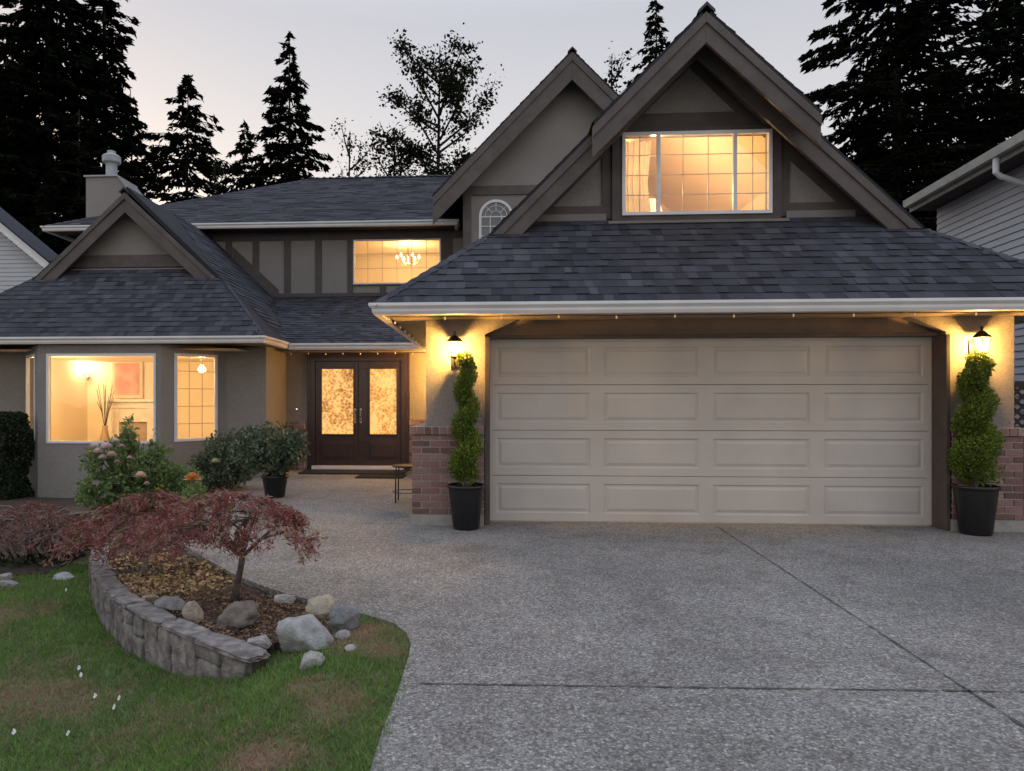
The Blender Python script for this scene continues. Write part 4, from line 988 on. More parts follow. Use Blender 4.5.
def decid(px, top, hw, Y, label, seed, dens=1.0, nbr=26):
    X, _, Zt = M(px, top, Y); Rm = hw/683*Y; rs = np.random.default_rng(seed)
    t = thing('deciduous_tree', (X, Y, -.4), label, 'tree', 'dark trees behind the house')
    mb = MB(); mb.tube([(X, Y, -.4), (X+.1, Y, Zt*.3), (X-.1, Y, Zt*.6), (X, Y, Zt*.97)], [.22, .16, .09, .02], 7); C = []
    for k in range(nbr):
        zb = Zt*(.30+.62*(k/nbr)); a = rs.uniform(0, 6.283); prof = math.sin(math.pi*min(1, (zb/Zt-.22)/.85))**.6
        L_ = Rm*rs.uniform(.6, 1.05)*prof; rise = L_*rs.uniform(.5, 1.1)
        p0 = np.array([X, Y, zb]); p1 = p0+np.array([math.cos(a)*L_*.55, math.sin(a)*L_*.55, rise*.45]); p2 = p0+np.array([math.cos(a)*L_, math.sin(a)*L_, rise])
        p2[2] = min(p2[2], Zt)
        mb.tube([p0, p1, p2], [.06, .035, .012], 5, caps=False)
        for j in range(5):
            tt = rs.uniform(.25, 1); q = (p0*(1-tt)**2+2*p1*tt*(1-tt)+p2*tt*tt); d_ = rs.normal(size=3); d_[2] = abs(d_[2])*.8; d_ /= np.linalg.norm(d_); e_2 = q+d_*rs.uniform(.4, 1.0)
            mb.tube([q, (q+e_2)/2+rs.normal(size=3)*.06, e_2], [.018, .012, .005], 3, caps=False)
            nn = int(rs.uniform(25, 75)*dens); cc = q+(e_2-q)*rs.random((nn, 1))+rs.normal(size=(nn, 3))*np.array([.22, .22, .2]); C.append(cc)
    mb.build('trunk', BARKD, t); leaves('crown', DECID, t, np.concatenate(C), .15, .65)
decid(440, 34, 56, 30, 'airy deciduous tree with see-through crown above the left upper roof', 21, 1.25, 40)
decid(395, 118, 34, 33, 'small twiggy tree at the left foot of the airy deciduous tree', 22, .8, 18)
decid(350, 122, 34, 34, 'low wispy tree between the pointed conifer and the airy tree', 23, .45, 16)
decid(612, 42, 30, 30, 'leafy treetop showing between the two big gables', 24, .8, 20)
decid(215, 150, 22, 34, 'low twiggy treetop at the left end of the upper ridge', 25, .5, 10)

# ---- spiral topiaries in black planters
def topiary(x, y, zp, rp, ztop, a0, rb, turns, label, seed, nleaf, phase):
    rs = np.random.default_rng(seed)
    t = thing('potted_topiary', (x, y, 0), label, 'potted plant', 'spiral topiaries beside the garage door')
    mb = MB(); mb.lathe((x, y, 0), [(rp*.66, .004), (rp*.70, .02), (rp*.93, zp-.05), (rp*.94, zp-.04), (rp, zp-.035), (rp*1.01, zp-.005), (rp*.97, zp), (rp*.90, zp-.01), (rp*.88, zp-.06)], 32); mb.build('pot', POT, t, smooth=True)
    mb = MB(); mb.lathe((x, y, 0), [(.0, zp-.035), (rp*.9, zp-.045)], 20); mb.build('potting_soil', SOIL, t)
    mb = MB(); mb.tube([(x, y, zp-.05), (x+.01, y, (zp+ztop)/2), (x, y, ztop-.05)], [.02, .016, .008], 7); mb.build('stem', BARK, t)
    C = []; N_ = nleaf
    hh = rs.random(N_)**1.15; H0 = ztop-zp
    ph = phase+turns*2*math.pi*hh; off = a0*(1-.62*hh); cr_ = rb*(1-.42*hh)
    dv = rs.normal(size=(N_, 3)); dv /= np.linalg.norm(dv, axis=1)[:, None]; rad = cr_*(.55+.5*rs.random(N_)**.6)
    rad *= 1+.18*np.sin(dv[:, 0]*5+hh*40)*np.cos(dv[:, 1]*6)
    cx = x+off*np.cos(ph); cy = y+off*np.sin(ph); cz = zp+.02+cr_.max()*.55+hh*(H0-cr_.max()*.95)
    P_ = np.stack([cx+dv[:, 0]*rad, cy+dv[:, 1]*rad, cz+dv[:, 2]*rad*.92], 1)
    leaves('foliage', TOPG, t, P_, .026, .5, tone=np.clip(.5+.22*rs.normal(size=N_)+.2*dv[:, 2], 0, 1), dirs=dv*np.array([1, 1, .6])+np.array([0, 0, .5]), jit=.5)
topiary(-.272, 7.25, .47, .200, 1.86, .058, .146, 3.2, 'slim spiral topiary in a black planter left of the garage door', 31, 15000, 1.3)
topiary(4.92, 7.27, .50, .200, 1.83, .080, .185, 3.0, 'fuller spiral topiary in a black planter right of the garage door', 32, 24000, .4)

# ---- raised bed with dry stone wall
wp = [Vector(G(*p)[:2]) for p in ((248,659),(232,653),(214,646),(190,636),(166,625),(146,616),(128,607),(112,596),(101,584),(94,571),(91,560),(93,550),(100,541),(112,533))]
SF = lambda p: p
wpi = []
for i in range(len(wp)):
    d_ = (wp[min(i+1, len(wp)-1)]-wp[max(i-1, 0)]).normalized(); wpi.append(wp[i]+Vector((d_.y, -d_.x))*.10)
bedpoly = [tuple(p) for p in wpi] + [(-4.7, 7.4), (-5.3, 9), (-5.6, 10.95), (-4.72, 11.75), (-4.02, 11.7)] + [p for p in drive_left[::-1] if 4.3 < p[1] < 11] + [G(338,634)[:2], G(300,634)[:2], G(262,642)[:2]]
def inpoly(P_, poly):
    x, y = P_[:, 0], P_[:, 1]; r = np.zeros(len(P_), bool); j = len(poly)-1
    for i in range(len(poly)):
        xi, yi = poly[i]; xj, yj = poly[j]
        c_ = ((yi > y) != (yj > y)) & (x < (xj-xi)*(y-yi)/(yj-yi+1e-12)+xi); r ^= c_; j = i
    return r
import bmesh
def ground_patch(name, poly, zf, m_, step=.07, kind='structure'):
    xs = np.array([p[0] for p in poly]); ys = np.array([p[1] for p in poly])
    gx = np.arange(xs.min()-step, xs.max()+step*2, step); gy = np.arange(ys.min()-step, ys.max()+step*2, step)
    cx_, cy_ = np.meshgrid((gx[:-1]+gx[1:])/2, (gy[:-1]+gy[1:])/2); ins = inpoly(np.stack([cx_.ravel(), cy_.ravel()], 1), poly).reshape(cx_.shape)
    mb = MB(); vs = [(x, y, zf(x, y)) for y in gy for x in gx]; k = len(gx)
    mb.add(vs, [(j*k+i, j*k+i+1, (j+1)*k+i+1, (j+1)*k+i) for j in range(len(gy)-1) for i in range(k-1) if ins[j, i]])
    V_ = mb.v; n0 = len(gy)-1
    for j in range(len(gy)-1):
        for i in range(k-1):
            if not ins[j, i]: continue
            for (dj, di, a, b) in ((-1, 0, (j, i), (j, i+1)), (1, 0, (j+1, i), (j+1, i+1)), (0, -1, (j, i), (j+1, i)), (0, 1, (j, i+1), (j+1, i+1))):
                jj, ii = j+dj, i+di
                if 0 <= jj < n0 and 0 <= ii < k-1 and ins[jj, ii]: continue
                p, q = V_[a[0]*k+a[1]], V_[b[0]*k+b[1]]; mb.add([p, q, (q[0], q[1], q[2]-.3), (p[0], p[1], p[2]-.3)], [(0, 1, 2, 3)])
    o = mb.build(name, m_, smooth=False); tag(o, kind=kind); return o
bz = lambda x, y: -.035+.035*noise.noise(Vector((x*2.2, y*2.2, 3)))+.018*noise.noise(Vector((x*9, y*9, 1)))
ground_patch('planting_bed', bedpoly, bz, SOIL, step=.04)
lowbed = [(-9.4, 6.55), (-6.2, 6.35), (-4.7, 6.15), (-4.2, 6.2), (-4.3, 7.0), (-4.75, 7.4), (-5.3, 9), (-5.5, 11.0), (-7.6, 11.0), (-9.4, 11.8)]
ground_patch('lower_planting_bed', lowbed, lambda x, y: lawn_z(x, y)+.012+.03*noise.noise(Vector((x*2, y*2, 9))), SOIL)

def blob(mb, c, r, p=2.4, rot=0, seed=0, rough=.10, n=7, tone=.5, tilt=0, f=1.6, cuts=0):
    """super-ellipsoid stone, noise displaced"""
    vs = []; idx = {}; fs = []
    rc_ = random.Random(seed*17+3); PL = []
    for _k in range(cuts): PL.append((Vector((rc_.gauss(0, 1), rc_.gauss(0, 1), rc_.gauss(.25, .8))).normalized(), rc_.uniform(.66, .86)))
    M_ = Matrix.Rotation(rot, 3, 'Z') @ Matrix.Rotation(tilt, 3, 'Y')
    def vert(q):
        k = tuple(round(a, 5) for a in q)
        if k in idx: return idx[k]
        v = Vector(q); l = (abs(v.x)**p+abs(v.y)**p+abs(v.z)**p)**(1/p); v = v/l
        for pn_, pd_ in PL:
            ex_ = v.dot(pn_)-pd_
            if ex_ > 0: v = v-pn_*ex_*.92
        dsp = 1+rough*(noise.noise(v*f+Vector((seed*3.1, seed, 0)))*1.6+.5*noise.noise(v*f*2.7+Vector((seed, 5, 0)))+.25*noise.noise(v*f*6+Vector((seed, 9, 0))))
        v = M_ @ Vector((v.x*r[0]*dsp, v.y*r[1]*dsp, v.z*r[2]*dsp))
        idx[k] = len(vs); vs.append(v+Vector(c)); return idx[k]
    for ax in range(3):
        for sg in (-1, 1):
            for i in range(n):
                for j in range(n):
                    q = []
                    for (a, b) in ((i, j), (i+1, j), (i+1, j+1), (i, j+1)):
                        w_2 = [0, 0, 0]; w_2[ax] = sg; w_2[(ax+1) % 3] = -1+2*a/n; w_2[(ax+2) % 3] = -1+2*b/n; q.append(vert(w_2))
                    fs.append(tuple(q if sg > 0 else q[::-1]))
    mb.add(vs, fs, tone)
WSTONE = mat('wall_stone', (.30, .275, .26), (.12, .11, .105), .92, 13, 1.0, 70, big=.3, detail=9)
WMORT = mat('wall_mortar', (.10, .085, .075), (.055, .045, .04), .95, 20, .6, 60)
rw = thing('retaining_wall', (-2.3, 4.2, -.3), 'low curved retaining wall of rough grey stone slabs with flat caps round the raised bed', 'stone wall')
# resample path
cum = [0.]
for i in range(len(wp)-1): cum.append(cum[-1]+(wp[i+1]-wp[i]).length)
def at_s(s_):
    s_ = max(0, min(cum[-1]-1e-6, s_)); i = max(k for k in range(len(cum)-1) if cum[k] <= s_); t_ = (s_-cum[i])/(cum[i+1]-cum[i])
    p_ = wp[i].lerp(wp[i+1], t_); d_ = (wp[i+1]-wp[i]).normalized(); return p_, d_
random.seed(5); s_ = .03; k = 0
mb = MB()
q0 = [];
for i in range(41):
    p_, d_ = at_s(cum[-1]*i/40); nn = Vector((d_.y, -d_.x)); q0 += [(*(p_+nn*.055), 0), (*(p_+nn*.13), 0)]
mb.add([(x, y, -.02) for x, y, _ in q0]+[(x, y, -.40) for x, y, _ in q0], [(2*i, 2*i+1, 2*i+3, 2*i+2) for i in range(40)]+[(2*i, 2*i+2, 82+2*i+2, 82+2*i) for i in range(40)]+[(0, 82, 83, 1)])
mb.build('mortar', WMORT, rw)
while s_ < cum[-1]-.05:
    w_1 = random.uniform(.12, .30)*(.6 if s_ > 1.3 else 1); p_, d_ = at_s(s_+w_1/2); nn = Vector((d_.y, -d_.x))
    zb = lawn_z(p_.x-.05, p_.y-.05)-.05; zt_ = -.03; hh = (zt_-zb)/2
    if hh > .02:
        mb = MB(); q = p_+nn*(.055+random.uniform(-.01, .01))
        if hh > .09 and random.random() < .35:
            hs = random.uniform(.55, .75)
            blob(mb, (q.x, q.y, zb+2*hh*hs+hh*(1-hs)), (w_1*.5, .058, hh*(1-hs)*1.02), 8, math.atan2(d_.y, d_.x), k, .08, 8)
            mb.build('stone', WSTONE, rw, smooth=True); mb = MB()
            blob(mb, (q.x, q.y, zb+hh*hs), (w_1*.5, .062, hh*hs*1.0), 8, math.atan2(d_.y, d_.x), k+50, .08, 8)
            mb.build('stone', WSTONE, rw, smooth=True)
        else:
            blob(mb, (q.x, q.y, zb+hh), (w_1*.48, random.uniform(.052, .066), hh*1.02), 7, math.atan2(d_.y, d_.x), k, .11, 12, f=2.8, tilt=random.uniform(-.05, .05))
            mb.build('stone', WSTONE, rw, smooth=True)
    s_ += w_1+.008; k += 1
s_ = -.02; k = 0
while s_ < cum[-1]-.1:
    w_1 = random.uniform(.30, .52)*(.5 if s_ > 1.3 else 1); p_, d_ = at_s(s_+w_1/2); nn = Vector((d_.y, -d_.x)); mb = MB(); q = p_+nn*.06
    blob(mb, (q.x, q.y, -.008+random.uniform(-.003, .003)), (w_1*.50, random.uniform(.060, .076), random.uniform(.013, .019)), 9, math.atan2(d_.y, d_.x)+random.uniform(-.05, .05), k+20, .085, 14, tilt=random.uniform(-.01, .01), f=2.5)
    mb.build('cap_stone', WSTONE, rw, smooth=True); s_ += w_1+.006; k += 1

# ---- boulders
def rock(px, py, w_px, h_px, z, col, label, seed, p=2.3, tilt=0, rough=.14, dep=.75, rot=0., c2=None, cat='rock'):
    x, y, _ = G(px, py+h_px*.5, z); s_ = y/683; w_ = w_px*s_/2; h_ = h_px*s_/2*1.1
    mb = MB(); blob(mb, (x, y, z+h_*.60), (w_*1.06, w_*dep, h_*1.1), p, rot, seed, rough*.45, 16, tilt=tilt, f=2.2, cuts=9)
    m_ = mat('rock_%d' % seed, col, c2 or tuple(a*.68 for a in col), .92, 22, 1.0, 90, big=.25, detail=9)
    o = mb.build('rock', m_, smooth=True); tag(o, label, cat, 'garden rocks'); return o
rock(171, 602, 34, 17, -.03, (.27, .265, .26), 'flat grey oval rock in the raised bed beside a tan rock', 1, tilt=-.15)
rock(192, 610, 21, 22, -.03, (.40, .33, .26), 'rounded tan rock touching the flat grey oval one', 2, tilt=-.4)
rock(237, 612, 40, 28, -.04, (.20, .17, .145), 'rough brown-grey rock at the foot of the maple trunk', 3, p=3, rough=.3)
rock(285, 597, 21, 10, -.02, (.60, .58, .55), 'small smooth white rock at the back edge of the bed', 4)
rock(321, 603, 31, 24, -.02, (.56, .50, .38), 'cream-yellow peaked rock behind the large pale boulder', 5, p=1.9, rough=.18)
rock(304, 628, 56, 33, -.03, (.42, .425, .43), 'largest boulder, pale grey with a flat sloping top', 6, p=2.8, tilt=.12, rough=.16)
rock(345, 617, 30, 24, -.02, (.25, .255, .265), 'dark grey rough rock right of the large pale boulder', 7, p=2.7, rough=.25)
rock(259, 641, 27, 12, -.035, (.40, .385, .37), 'low pale rock sunk in grass left of the large boulder', 8, p=3)
rock(311, 657, 25, 16, -.02, (.48, .47, .45), 'small light rock in the lawn in front of the large boulder', 9, p=2.8, tilt=-.2, rough=.2)
rock(343, 634, 15, 9, -.02, (.46, .43, .39), 'pebble sized beige rock just below the dark grey rock', 10)
rock(351, 648, 13, 8, -.02, (.50, .48, .45), 'pebble sized pale rock nearest the driveway in the lawn', 11)
rock(295, 645, 12, 4, -.03, (.42, .40, .38), 'sliver of pale rock at the lower edge of the large boulder', 12)
rock(66, 576, 21, 8, -.30, (.50, .49, .48), 'flat white stone in the lower bed left of the retaining wall', 13, p=4)
rock(9, 583, 20, 7, -.30, (.36, .35, .34), 'flat grey slab at the left edge under the twisted branches', 14, p=4)
rock(7, 575, 13, 7, -.26, (.40, .38, .36), 'small grey stone lying on the flat slab at the left edge', 15, p=3)
rock(150, 597, 16, 8, -.02, (.33, .26, .21), 'small brown rock half buried under the fallen leaves', 16)

# ---- grass
GRASS = leafmat('grass_blade', [(.40, .26, .18), (.30, .28, .13), (.13, .235, .055), (.17, .305, .07), (.27, .39, .12)], .3)
n_ = 330000
X_ = rng.uniform(-5.6, .1, n_); Y_ = 1.9+(6.6-1.9)*rng.random(n_)**1.35
P_ = np.stack([X_, Y_], 1)
wallpoly = [tuple(p) for p in wp]+[tuple(p) for p in wpi[::-1]]
keep = ~inpoly(P_, wallpoly) & ~inpoly(P_, bedpoly) & ~inpoly(P_, lowbed)
de = np.array([seg_x(y) for y in np.linspace(1.8, 7, 400)]); keep &= (X_ < np.interp(Y_, np.linspace(1.8, 7, 400), de)+.035-.07*rng.random(n_)**2+.02*np.sin(Y_*31)*np.sin(Y_*13))
uu = (X_*_c-Y_*_s*-1*-1); 
dep = X_*_s+Y_*_c; lat = X_*_c-Y_*_s; sx = 450+683*lat/dep; keep &= (sx > -60) & (sx < 460)
wall_d = np.min(np.stack([np.hypot(X_-p[0], Y_-p[1]) for p in wp]), 0)
P_ = P_[keep]; n_ = len(P_); X_, Y_ = P_.T
pn = np.array([noise.noise(Vector((x*1.5, y*1.5, 7))) + .5*noise.noise(Vector((x*5, y*5, 2))) for x, y in P_])
for bxp, byp, br_ in ((60, 680, .30), (330, 712, .16), (345, 640, .22), (270, 757, .14), (25, 668, .25), (305, 690, .14), (380, 655, .10)):
    gx_, gy_, _ = G(bxp, byp, -.15 if bxp < 200 else -.04); pn -= 1.5*np.exp(-((X_-gx_)**2+((Y_-gy_)*1.0)**2)/(br_*br_))
zz_ = np.array([lawn_z(x, y) for x, y in P_])-.012
h_ = rng.uniform(.012, .032, n_)*np.exp(.28*rng.normal(size=n_)).clip(.6, 2.0)*(1+.35*np.clip(pn, -1.2, 1)); th = rng.uniform(0, 6.28, n_); bw = .0022*(1+.12*Y_)
dx_, dy_ = np.cos(th)*bw, np.sin(th)*bw; lx2, ly2 = rng.normal(size=n_)*h_*.55, rng.normal(size=n_)*h_*.55
V = np.stack([np.stack([X_-dx_, Y_-dy_, zz_], 1), np.stack([X_+dx_, Y_+dy_, zz_], 1), np.stack([X_+lx2, Y_+ly2, zz_+h_], 1)], 1).reshape(-1, 3)
go = build_np('grass', V, np.arange(3*n_).reshape(-1, 3), np.clip(.60+.55*pn+.18*rng.normal(size=n_), 0, 1), GRASS); tag(go, 'short patchy green lawn grass with brown dead spots', 'grass', kind='stuff')
print('grass blades', n_)

# ---- leaf litter and mulch chips in the bed
LIT = mat('dry_leaf', (1, 1, 1), (.8, .8, .8), .8, 8, tone=[(.07, .042, .03), (.17, .095, .06), (.32, .20, .11), (.55, .40, .20), (.62, .50, .30)])
def litter(name, cpx, n_, sx_, sy_, size, label, z=-.02, lo=0., hi=1.):
    c = np.array([G(px, py, z)[:2] for px, py in cpx]); ci = rng.integers(0, len(c), n_); Q = c[ci]+rng.normal(size=(n_, 2))*np.array([sx_, sy_])
    Q = Q[inpoly(Q, bedpoly)]; zz = np.array([bz(x, y) for x, y in Q])+rng.random(len(Q))*.018+.006
    o = leaves(name, LIT, None, np.column_stack([Q, zz]), size, .6, up=0, dirs=np.column_stack([rng.normal(size=(len(Q), 2)), rng.normal(size=len(Q))*.25]), jit=.01, tone=rng.uniform(lo, hi, len(Q)))
    tag(o, label, 'leaf litter', kind='stuff')
litter('fallen_leaves', [(125, 585), (150, 580), (180, 585), (200, 582), (150, 556), (190, 566), (120, 562), (215, 572), (140, 592), (110, 578), (120, 590), (165, 588)], 3800, .16, .13, .034, 'golden and brown fallen leaves under the red maple', lo=.25)
litter('mulch', [(200, 600), (240, 600), (270, 610), (300, 605), (220, 625), (190, 625), (250, 640), (275, 625), (160, 610), (330, 612)], 5200, .16, .16, .020, 'dark brown bark mulch scattered over the raised bed', lo=0, hi=.55)

# ---- red laceleaf maples
def strands(C0, n, spread, drop): pass
def maple(name, px, py, z0, Y_hint, cx_off, rx, ry, ztop, zlow, label, seed, N_, lobes, trunk=True, gap=-.05):
    rs = np.random.default_rng(seed); random.seed(seed)
    x, y, _ = G(px, py, z0); t = thing('japanese_maple', (x, y, z0), label, 'shrub', 'red laceleaf maples')
    cx_, cy_ = x+cx_off, y
    mb = MB(); top = Vector((x+.04, y, z0+(ztop-z0)*.42)); th_ = .026 if trunk else .02
    mb.tube([(x-.02, y, z0-.03), (x-.005, y, z0+.08), (x+.01, y+.01, z0+(ztop-z0)*.22), top], [th_*1.35, th_, th_*.85, th_*.8], 9)
    ends = []
    for k in range(13):
        a = k*2.4+rs.uniform(-.3, .3); rr = rs.uniform(.45, 1.0); e = Vector((cx_+math.cos(a)*rx*rr, cy_+math.sin(a)*ry*rr, zlow+(ztop-zlow)*(1-.75*rr*rr)-.03))
        m1 = top.lerp(e, .35)+Vector((rs.normal()*.04, rs.normal()*.04, .07)); m2 = top.lerp(e, .7)+Vector((rs.normal()*.04, rs.normal()*.04, .06))
        mb.tube([top, m1, m2, e], [.013, .010, .007, .003], 6, caps=False); ends.append((m1, m2, e))
        for j in range(3):
            e2 = m2+Vector((rs.normal()*.14, rs.normal()*.14, -abs(rs.normal())*.05)); mb.tube([m2, (m2+e2)/2+Vector((0, 0, .02)), e2], [.006, .004, .002], 5, caps=False)
    mb.build('trunk', TWIG if not trunk else BARK, t, smooth=True)
    # umbrella of drooping fringes: short strands hanging from a layered dome
    C = []; D = []; T_ = []
    ns = N_//9
    for k in range(ns):
        a = rs.uniform(0, 6.283); rr = math.sqrt(rs.random()); lay = rs.random()
        lob = 1+.22*math.sin(a*3+seed)+.15*math.sin(a*7+seed*2)
        gx, gy = math.cos(a)*rx*rr*lob, math.sin(a)*ry*rr*lob
        zt = ztop-(ztop-zlow)*(.80*rr**2.2)-lay*lay*(ztop-zlow)*lobes+.05*noise.noise(Vector((gx*6, gy*6, seed)))
        if noise.noise(Vector((gx*8, gy*8, zt*11+seed))) < gap: continue
        m_ = 9; tt = np.linspace(0, 1, m_); ln = rs.uniform(.03, .10)
        ox, oy = math.cos(a), math.sin(a)
        C.append(np.stack([cx_+gx+ox*ln*tt, cy_+gy+oy*ln*tt, zt+.01-ln*.5*tt*tt], 1)+rs.normal(size=(m_, 3))*.014)
        D.append(np.stack([ox*(1-tt*.6)+rs.normal(size=m_)*.5, oy*(1-tt*.6)+rs.normal(size=m_)*.5, -.1-tt*.4+rs.normal(size=m_)*.5], 1)); T_.append(np.clip(.45+.25*rs.normal()+.1*rs.normal(size=m_), 0, 1))
    leaves('foliage', REDL, t, np.concatenate(C), .036, .22, dirs=np.concatenate(D), jit=.25, tone=np.concatenate(T_))
maple('m', 237, 600, -.02, 0, -.03, .56, .42, .70, .36, 'small red laceleaf maple with a visible slim trunk and umbrella crown', 41, 26000, .22, gap=.10)
maple('m', 146, 574, -.02, 0, .0, .50, .42, .60, .16, 'dense mounded dark red maple over the left end of the stone wall', 42, 34000, .35, trunk=False, gap=.08)
# low rusty shrub in the lower bed
def rust():
    x, y, _ = G(30, 572, -.29); y += .35; x = MX(30, y); rs = np.random.default_rng(51); t = thing('red_shrub', (x, y, -.3), 'low rusty red shrub with pale twisted branches at the left edge of the lawn', 'shrub')
    mb = MB()
    for k in range(40):
        a = rs.uniform(0, 6.283); r_ = rs.uniform(.25, .95); p0 = Vector((x+rs.normal()*.12, y+rs.normal()*.06, -.3)); e = Vector((x+math.cos(a)*r_*.95, y+math.sin(a)*r_*.6, rs.uniform(-.02, .30)))
        pts_ = [p0]; 
        for j in range(1, 6): pts_.append(p0.lerp(e, j/6)+Vector((rs.normal()*.06, rs.normal()*.05, .16*math.sin(j/6*3.14))))
        mb.tube(pts_+[e], [.022, .018, .014, .012, .009, .006, .003], 6)
    mb.build('branches', TWIG, t, smooth=True)
    N_ = 10500; a = rs.uniform(0, 6.283, N_); rr = np.sqrt(rs.random(N_)); X3 = x+np.cos(a)*rr*1.0; Y3 = y+np.sin(a)*rr*.65
    Z3 = .27-.28*rr**2+.07*np.sin(X3*7)*np.cos(Y3*6)-np.abs(rs.normal(size=N_))*.06
    leaves('foliage', REDL2, t, np.stack([X3, Y3, Z3], 1), .034, .3, dirs=np.stack([np.cos(a), np.sin(a), -.6+0*a], 1), jit=.6)
rust()
gcx, gcy, _ = G(60, 570, -.29)
Q = np.stack([rng.normal(gcx, .85, 9000), rng.normal(gcy+.5, .28, 9000)], 1); Q = Q[inpoly(Q, lowbed)]
o = leaves('ground_cover', HEDGE, None, np.column_stack([Q, np.array([lawn_z(a, b) for a, b in Q])+.02+rng.random(len(Q))*.07]), .035, .6); tag(o, 'dark green ground cover under the low rusty shrub', 'ground cover', kind='stuff')

# ---- clipped hedge at the left
hxA, hxB = MX(-60, 10.6), MX(34, 11.3); hz1 = MZ(15, 413, 10.6)
hg = thing('hedge', ((hxA+hxB)/2, 10.9, -.3), 'tall clipped dark green hedge beside the bay window at the left edge', 'hedge')
N_ = 26000; fc = rng.random(N_); X3 = rng.uniform(hxA, hxB, N_); Y3 = rng.uniform(10.6, 11.3, N_); Z3 = rng.uniform(-.3, hz1, N_)
f1 = fc < .5; Y3[f1] = 10.6+np.abs(rng.normal(size=f1.sum()))*.04; f2 = (fc >= .5) & (fc < .7); X3[f2] = hxB-np.abs(rng.normal(size=f2.sum()))*.04; f3 = (fc >= .7) & (fc < .85); Z3[f3] = hz1-np.abs(rng.normal(size=f3.sum()))*.05
lump = .05*np.sin(X3*5)*np.sin(Z3*6+Y3*4); X3 += lump; Y3 += lump; Z3 -= .12*np.clip((X3-(hxB-.18))/.18, 0, 1)**2*(Z3 > hz1-.3)
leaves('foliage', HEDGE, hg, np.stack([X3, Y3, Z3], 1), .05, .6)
mb = MB(); random.seed(2)
for k in range(16):
    bx_ = random.uniform(hxA+.1, hxB-.15); by_ = random.uniform(10.75, 11.15); mb.tube([(bx_, by_, -.32), (bx_+random.uniform(-.1, .1), by_, .4), (bx_+random.uniform(-.12, .1), by_, hz1-.15)], [.02, .014, .005], 5)
mb.build('stems', BARKD, hg)

# ---- roses
def bush(name, px, py, z0, dy, label, cat, lm, seed, lobes, N_, leaf, stems=14, asp=.6, group=None):
    _, y, _ = G(px, py, z0); y += dy; x = MX(px, y); rs = np.random.default_rng(seed); t = thing(name, (x, y, z0), label, cat, group)
    mb = MB(); C = []; D = []; T_ = []
    tot = sum(l[3]*l[4]*l[5] for l in lobes)
    for (ox, oy, oz, rx, ry, rz) in lobes:
        c = Vector((x+ox, y+oy, z0+oz))
        for k in range(max(2, stems//len(lobes))):
            p0 = Vector((x+rs.normal()*.05, y+rs.normal()*.05, z0-.02)); e = c+Vector((rs.normal()*rx*.5, rs.normal()*ry*.5, rs.uniform(0, .8)*rz))
            mb.tube([p0, p0.lerp(e, .5)+Vector((rs.normal()*.04, rs.normal()*.04, .02)), e], [.011, .008, .003], 5, caps=False)
        n_ = int(N_*rx*ry*rz/tot); v = rs.normal(size=(n_, 3)); v /= np.linalg.norm(v, axis=1)[:, None]; rr = rs.random(n_)**.45
        rr *= 1+.35*np.array([noise.noise(Vector(q)*2.2+Vector((seed, ox*3, 0))) for q in v])
        P3 = np.array(c)+v*rr[:, None]*np.array([rx, ry, rz])*1.08; nz_ = np.array([noise.noise(Vector(q)*6+Vector((seed, 0, 0))) for q in P3]); kp = nz_ > -.10
        C.append(P3[kp]); D.append((v+np.array([0, 0, .4]))[kp]); T_.append(np.clip(.42+.5*nz_+.16*rs.normal(size=n_), 0, 1)[kp])
    mb.build('stems', BARK, t, smooth=True); leaves('foliage', lm, t, np.concatenate(C), leaf, asp, dirs=np.concatenate(D), jit=.7, tone=np.concatenate(T_)); return t, x, y
def flower(t, px, py, y, col, r, name='flower', label=None):
    r *= 1.5; X, Y, Z = M(px, py, y); mb = MB(); rs = random.Random(px*7+py)
    for ring, (nn, rr, hh, tl) in enumerate(((7, 1., -.1, .1), (7, .85, .1, .6), (6, .6, .3, .9), (4, .3, .5, 1.2), (5, .6, -.2, -.2))):
        for k in range(nn):
            a = k*6.283/nn+ring*.6+rs.uniform(-.2, .2); d = Vector((math.cos(a), math.sin(a)*.8-.25, 0)); s_ = Vector((-d.y, d.x, 0)).normalized(); u = Vector((0, -.35, .94)); c = Vector((X, Y, Z))+u*hh*r*.4
            w_ = r*.55; o_ = c+d*r*rr+u*r*tl*.5
            mb.add([c-s_*w_*.3, c+s_*w_*.3, c+d*r*rr*.7+s_*w_+u*r*tl*.2, o_+s_*w_*.4, o_-s_*w_*.4, c+d*r*rr*.7-s_*w_+u*r*tl*.2], [(0, 1, 2, 3, 4, 5)], rs.random())
    f = mb.build(name, mat('petal_%d_%d' % (px, py), col, tuple(a*.92 for a in col), .7, 20, trans=.15), t)
    if label: f['label'] = label
t, bx_, by_ = bush('rose_bush', 140, 520, -.05, .9, 'tall rose bush with pink and peach blooms under the bay window', 'rose bush', LGREEN, 61,
    [(-.02, .0, .38, .46, .35, .36), (-.42, 0, .22, .28, .28, .26), (.42, .0, .32, .34, .3, .3), (-.10, -.1, .95, .10, .1, .28), (.12, .1, .78, .14, .11, .24), (-.28, .1, .72, .20, .16, .18), (.25, .0, .6, .24, .2, .22), (-.47, -.15, .60, .22, .2, .22), (-.10, -.1, .88, .10, .1, .16), (.0, 0, .62, .36, .25, .22), (-.2, -.1, .78, .22, .18, .20), (-.55, -.2, .22, .2, .2, .2)], 19000, .05, 40)
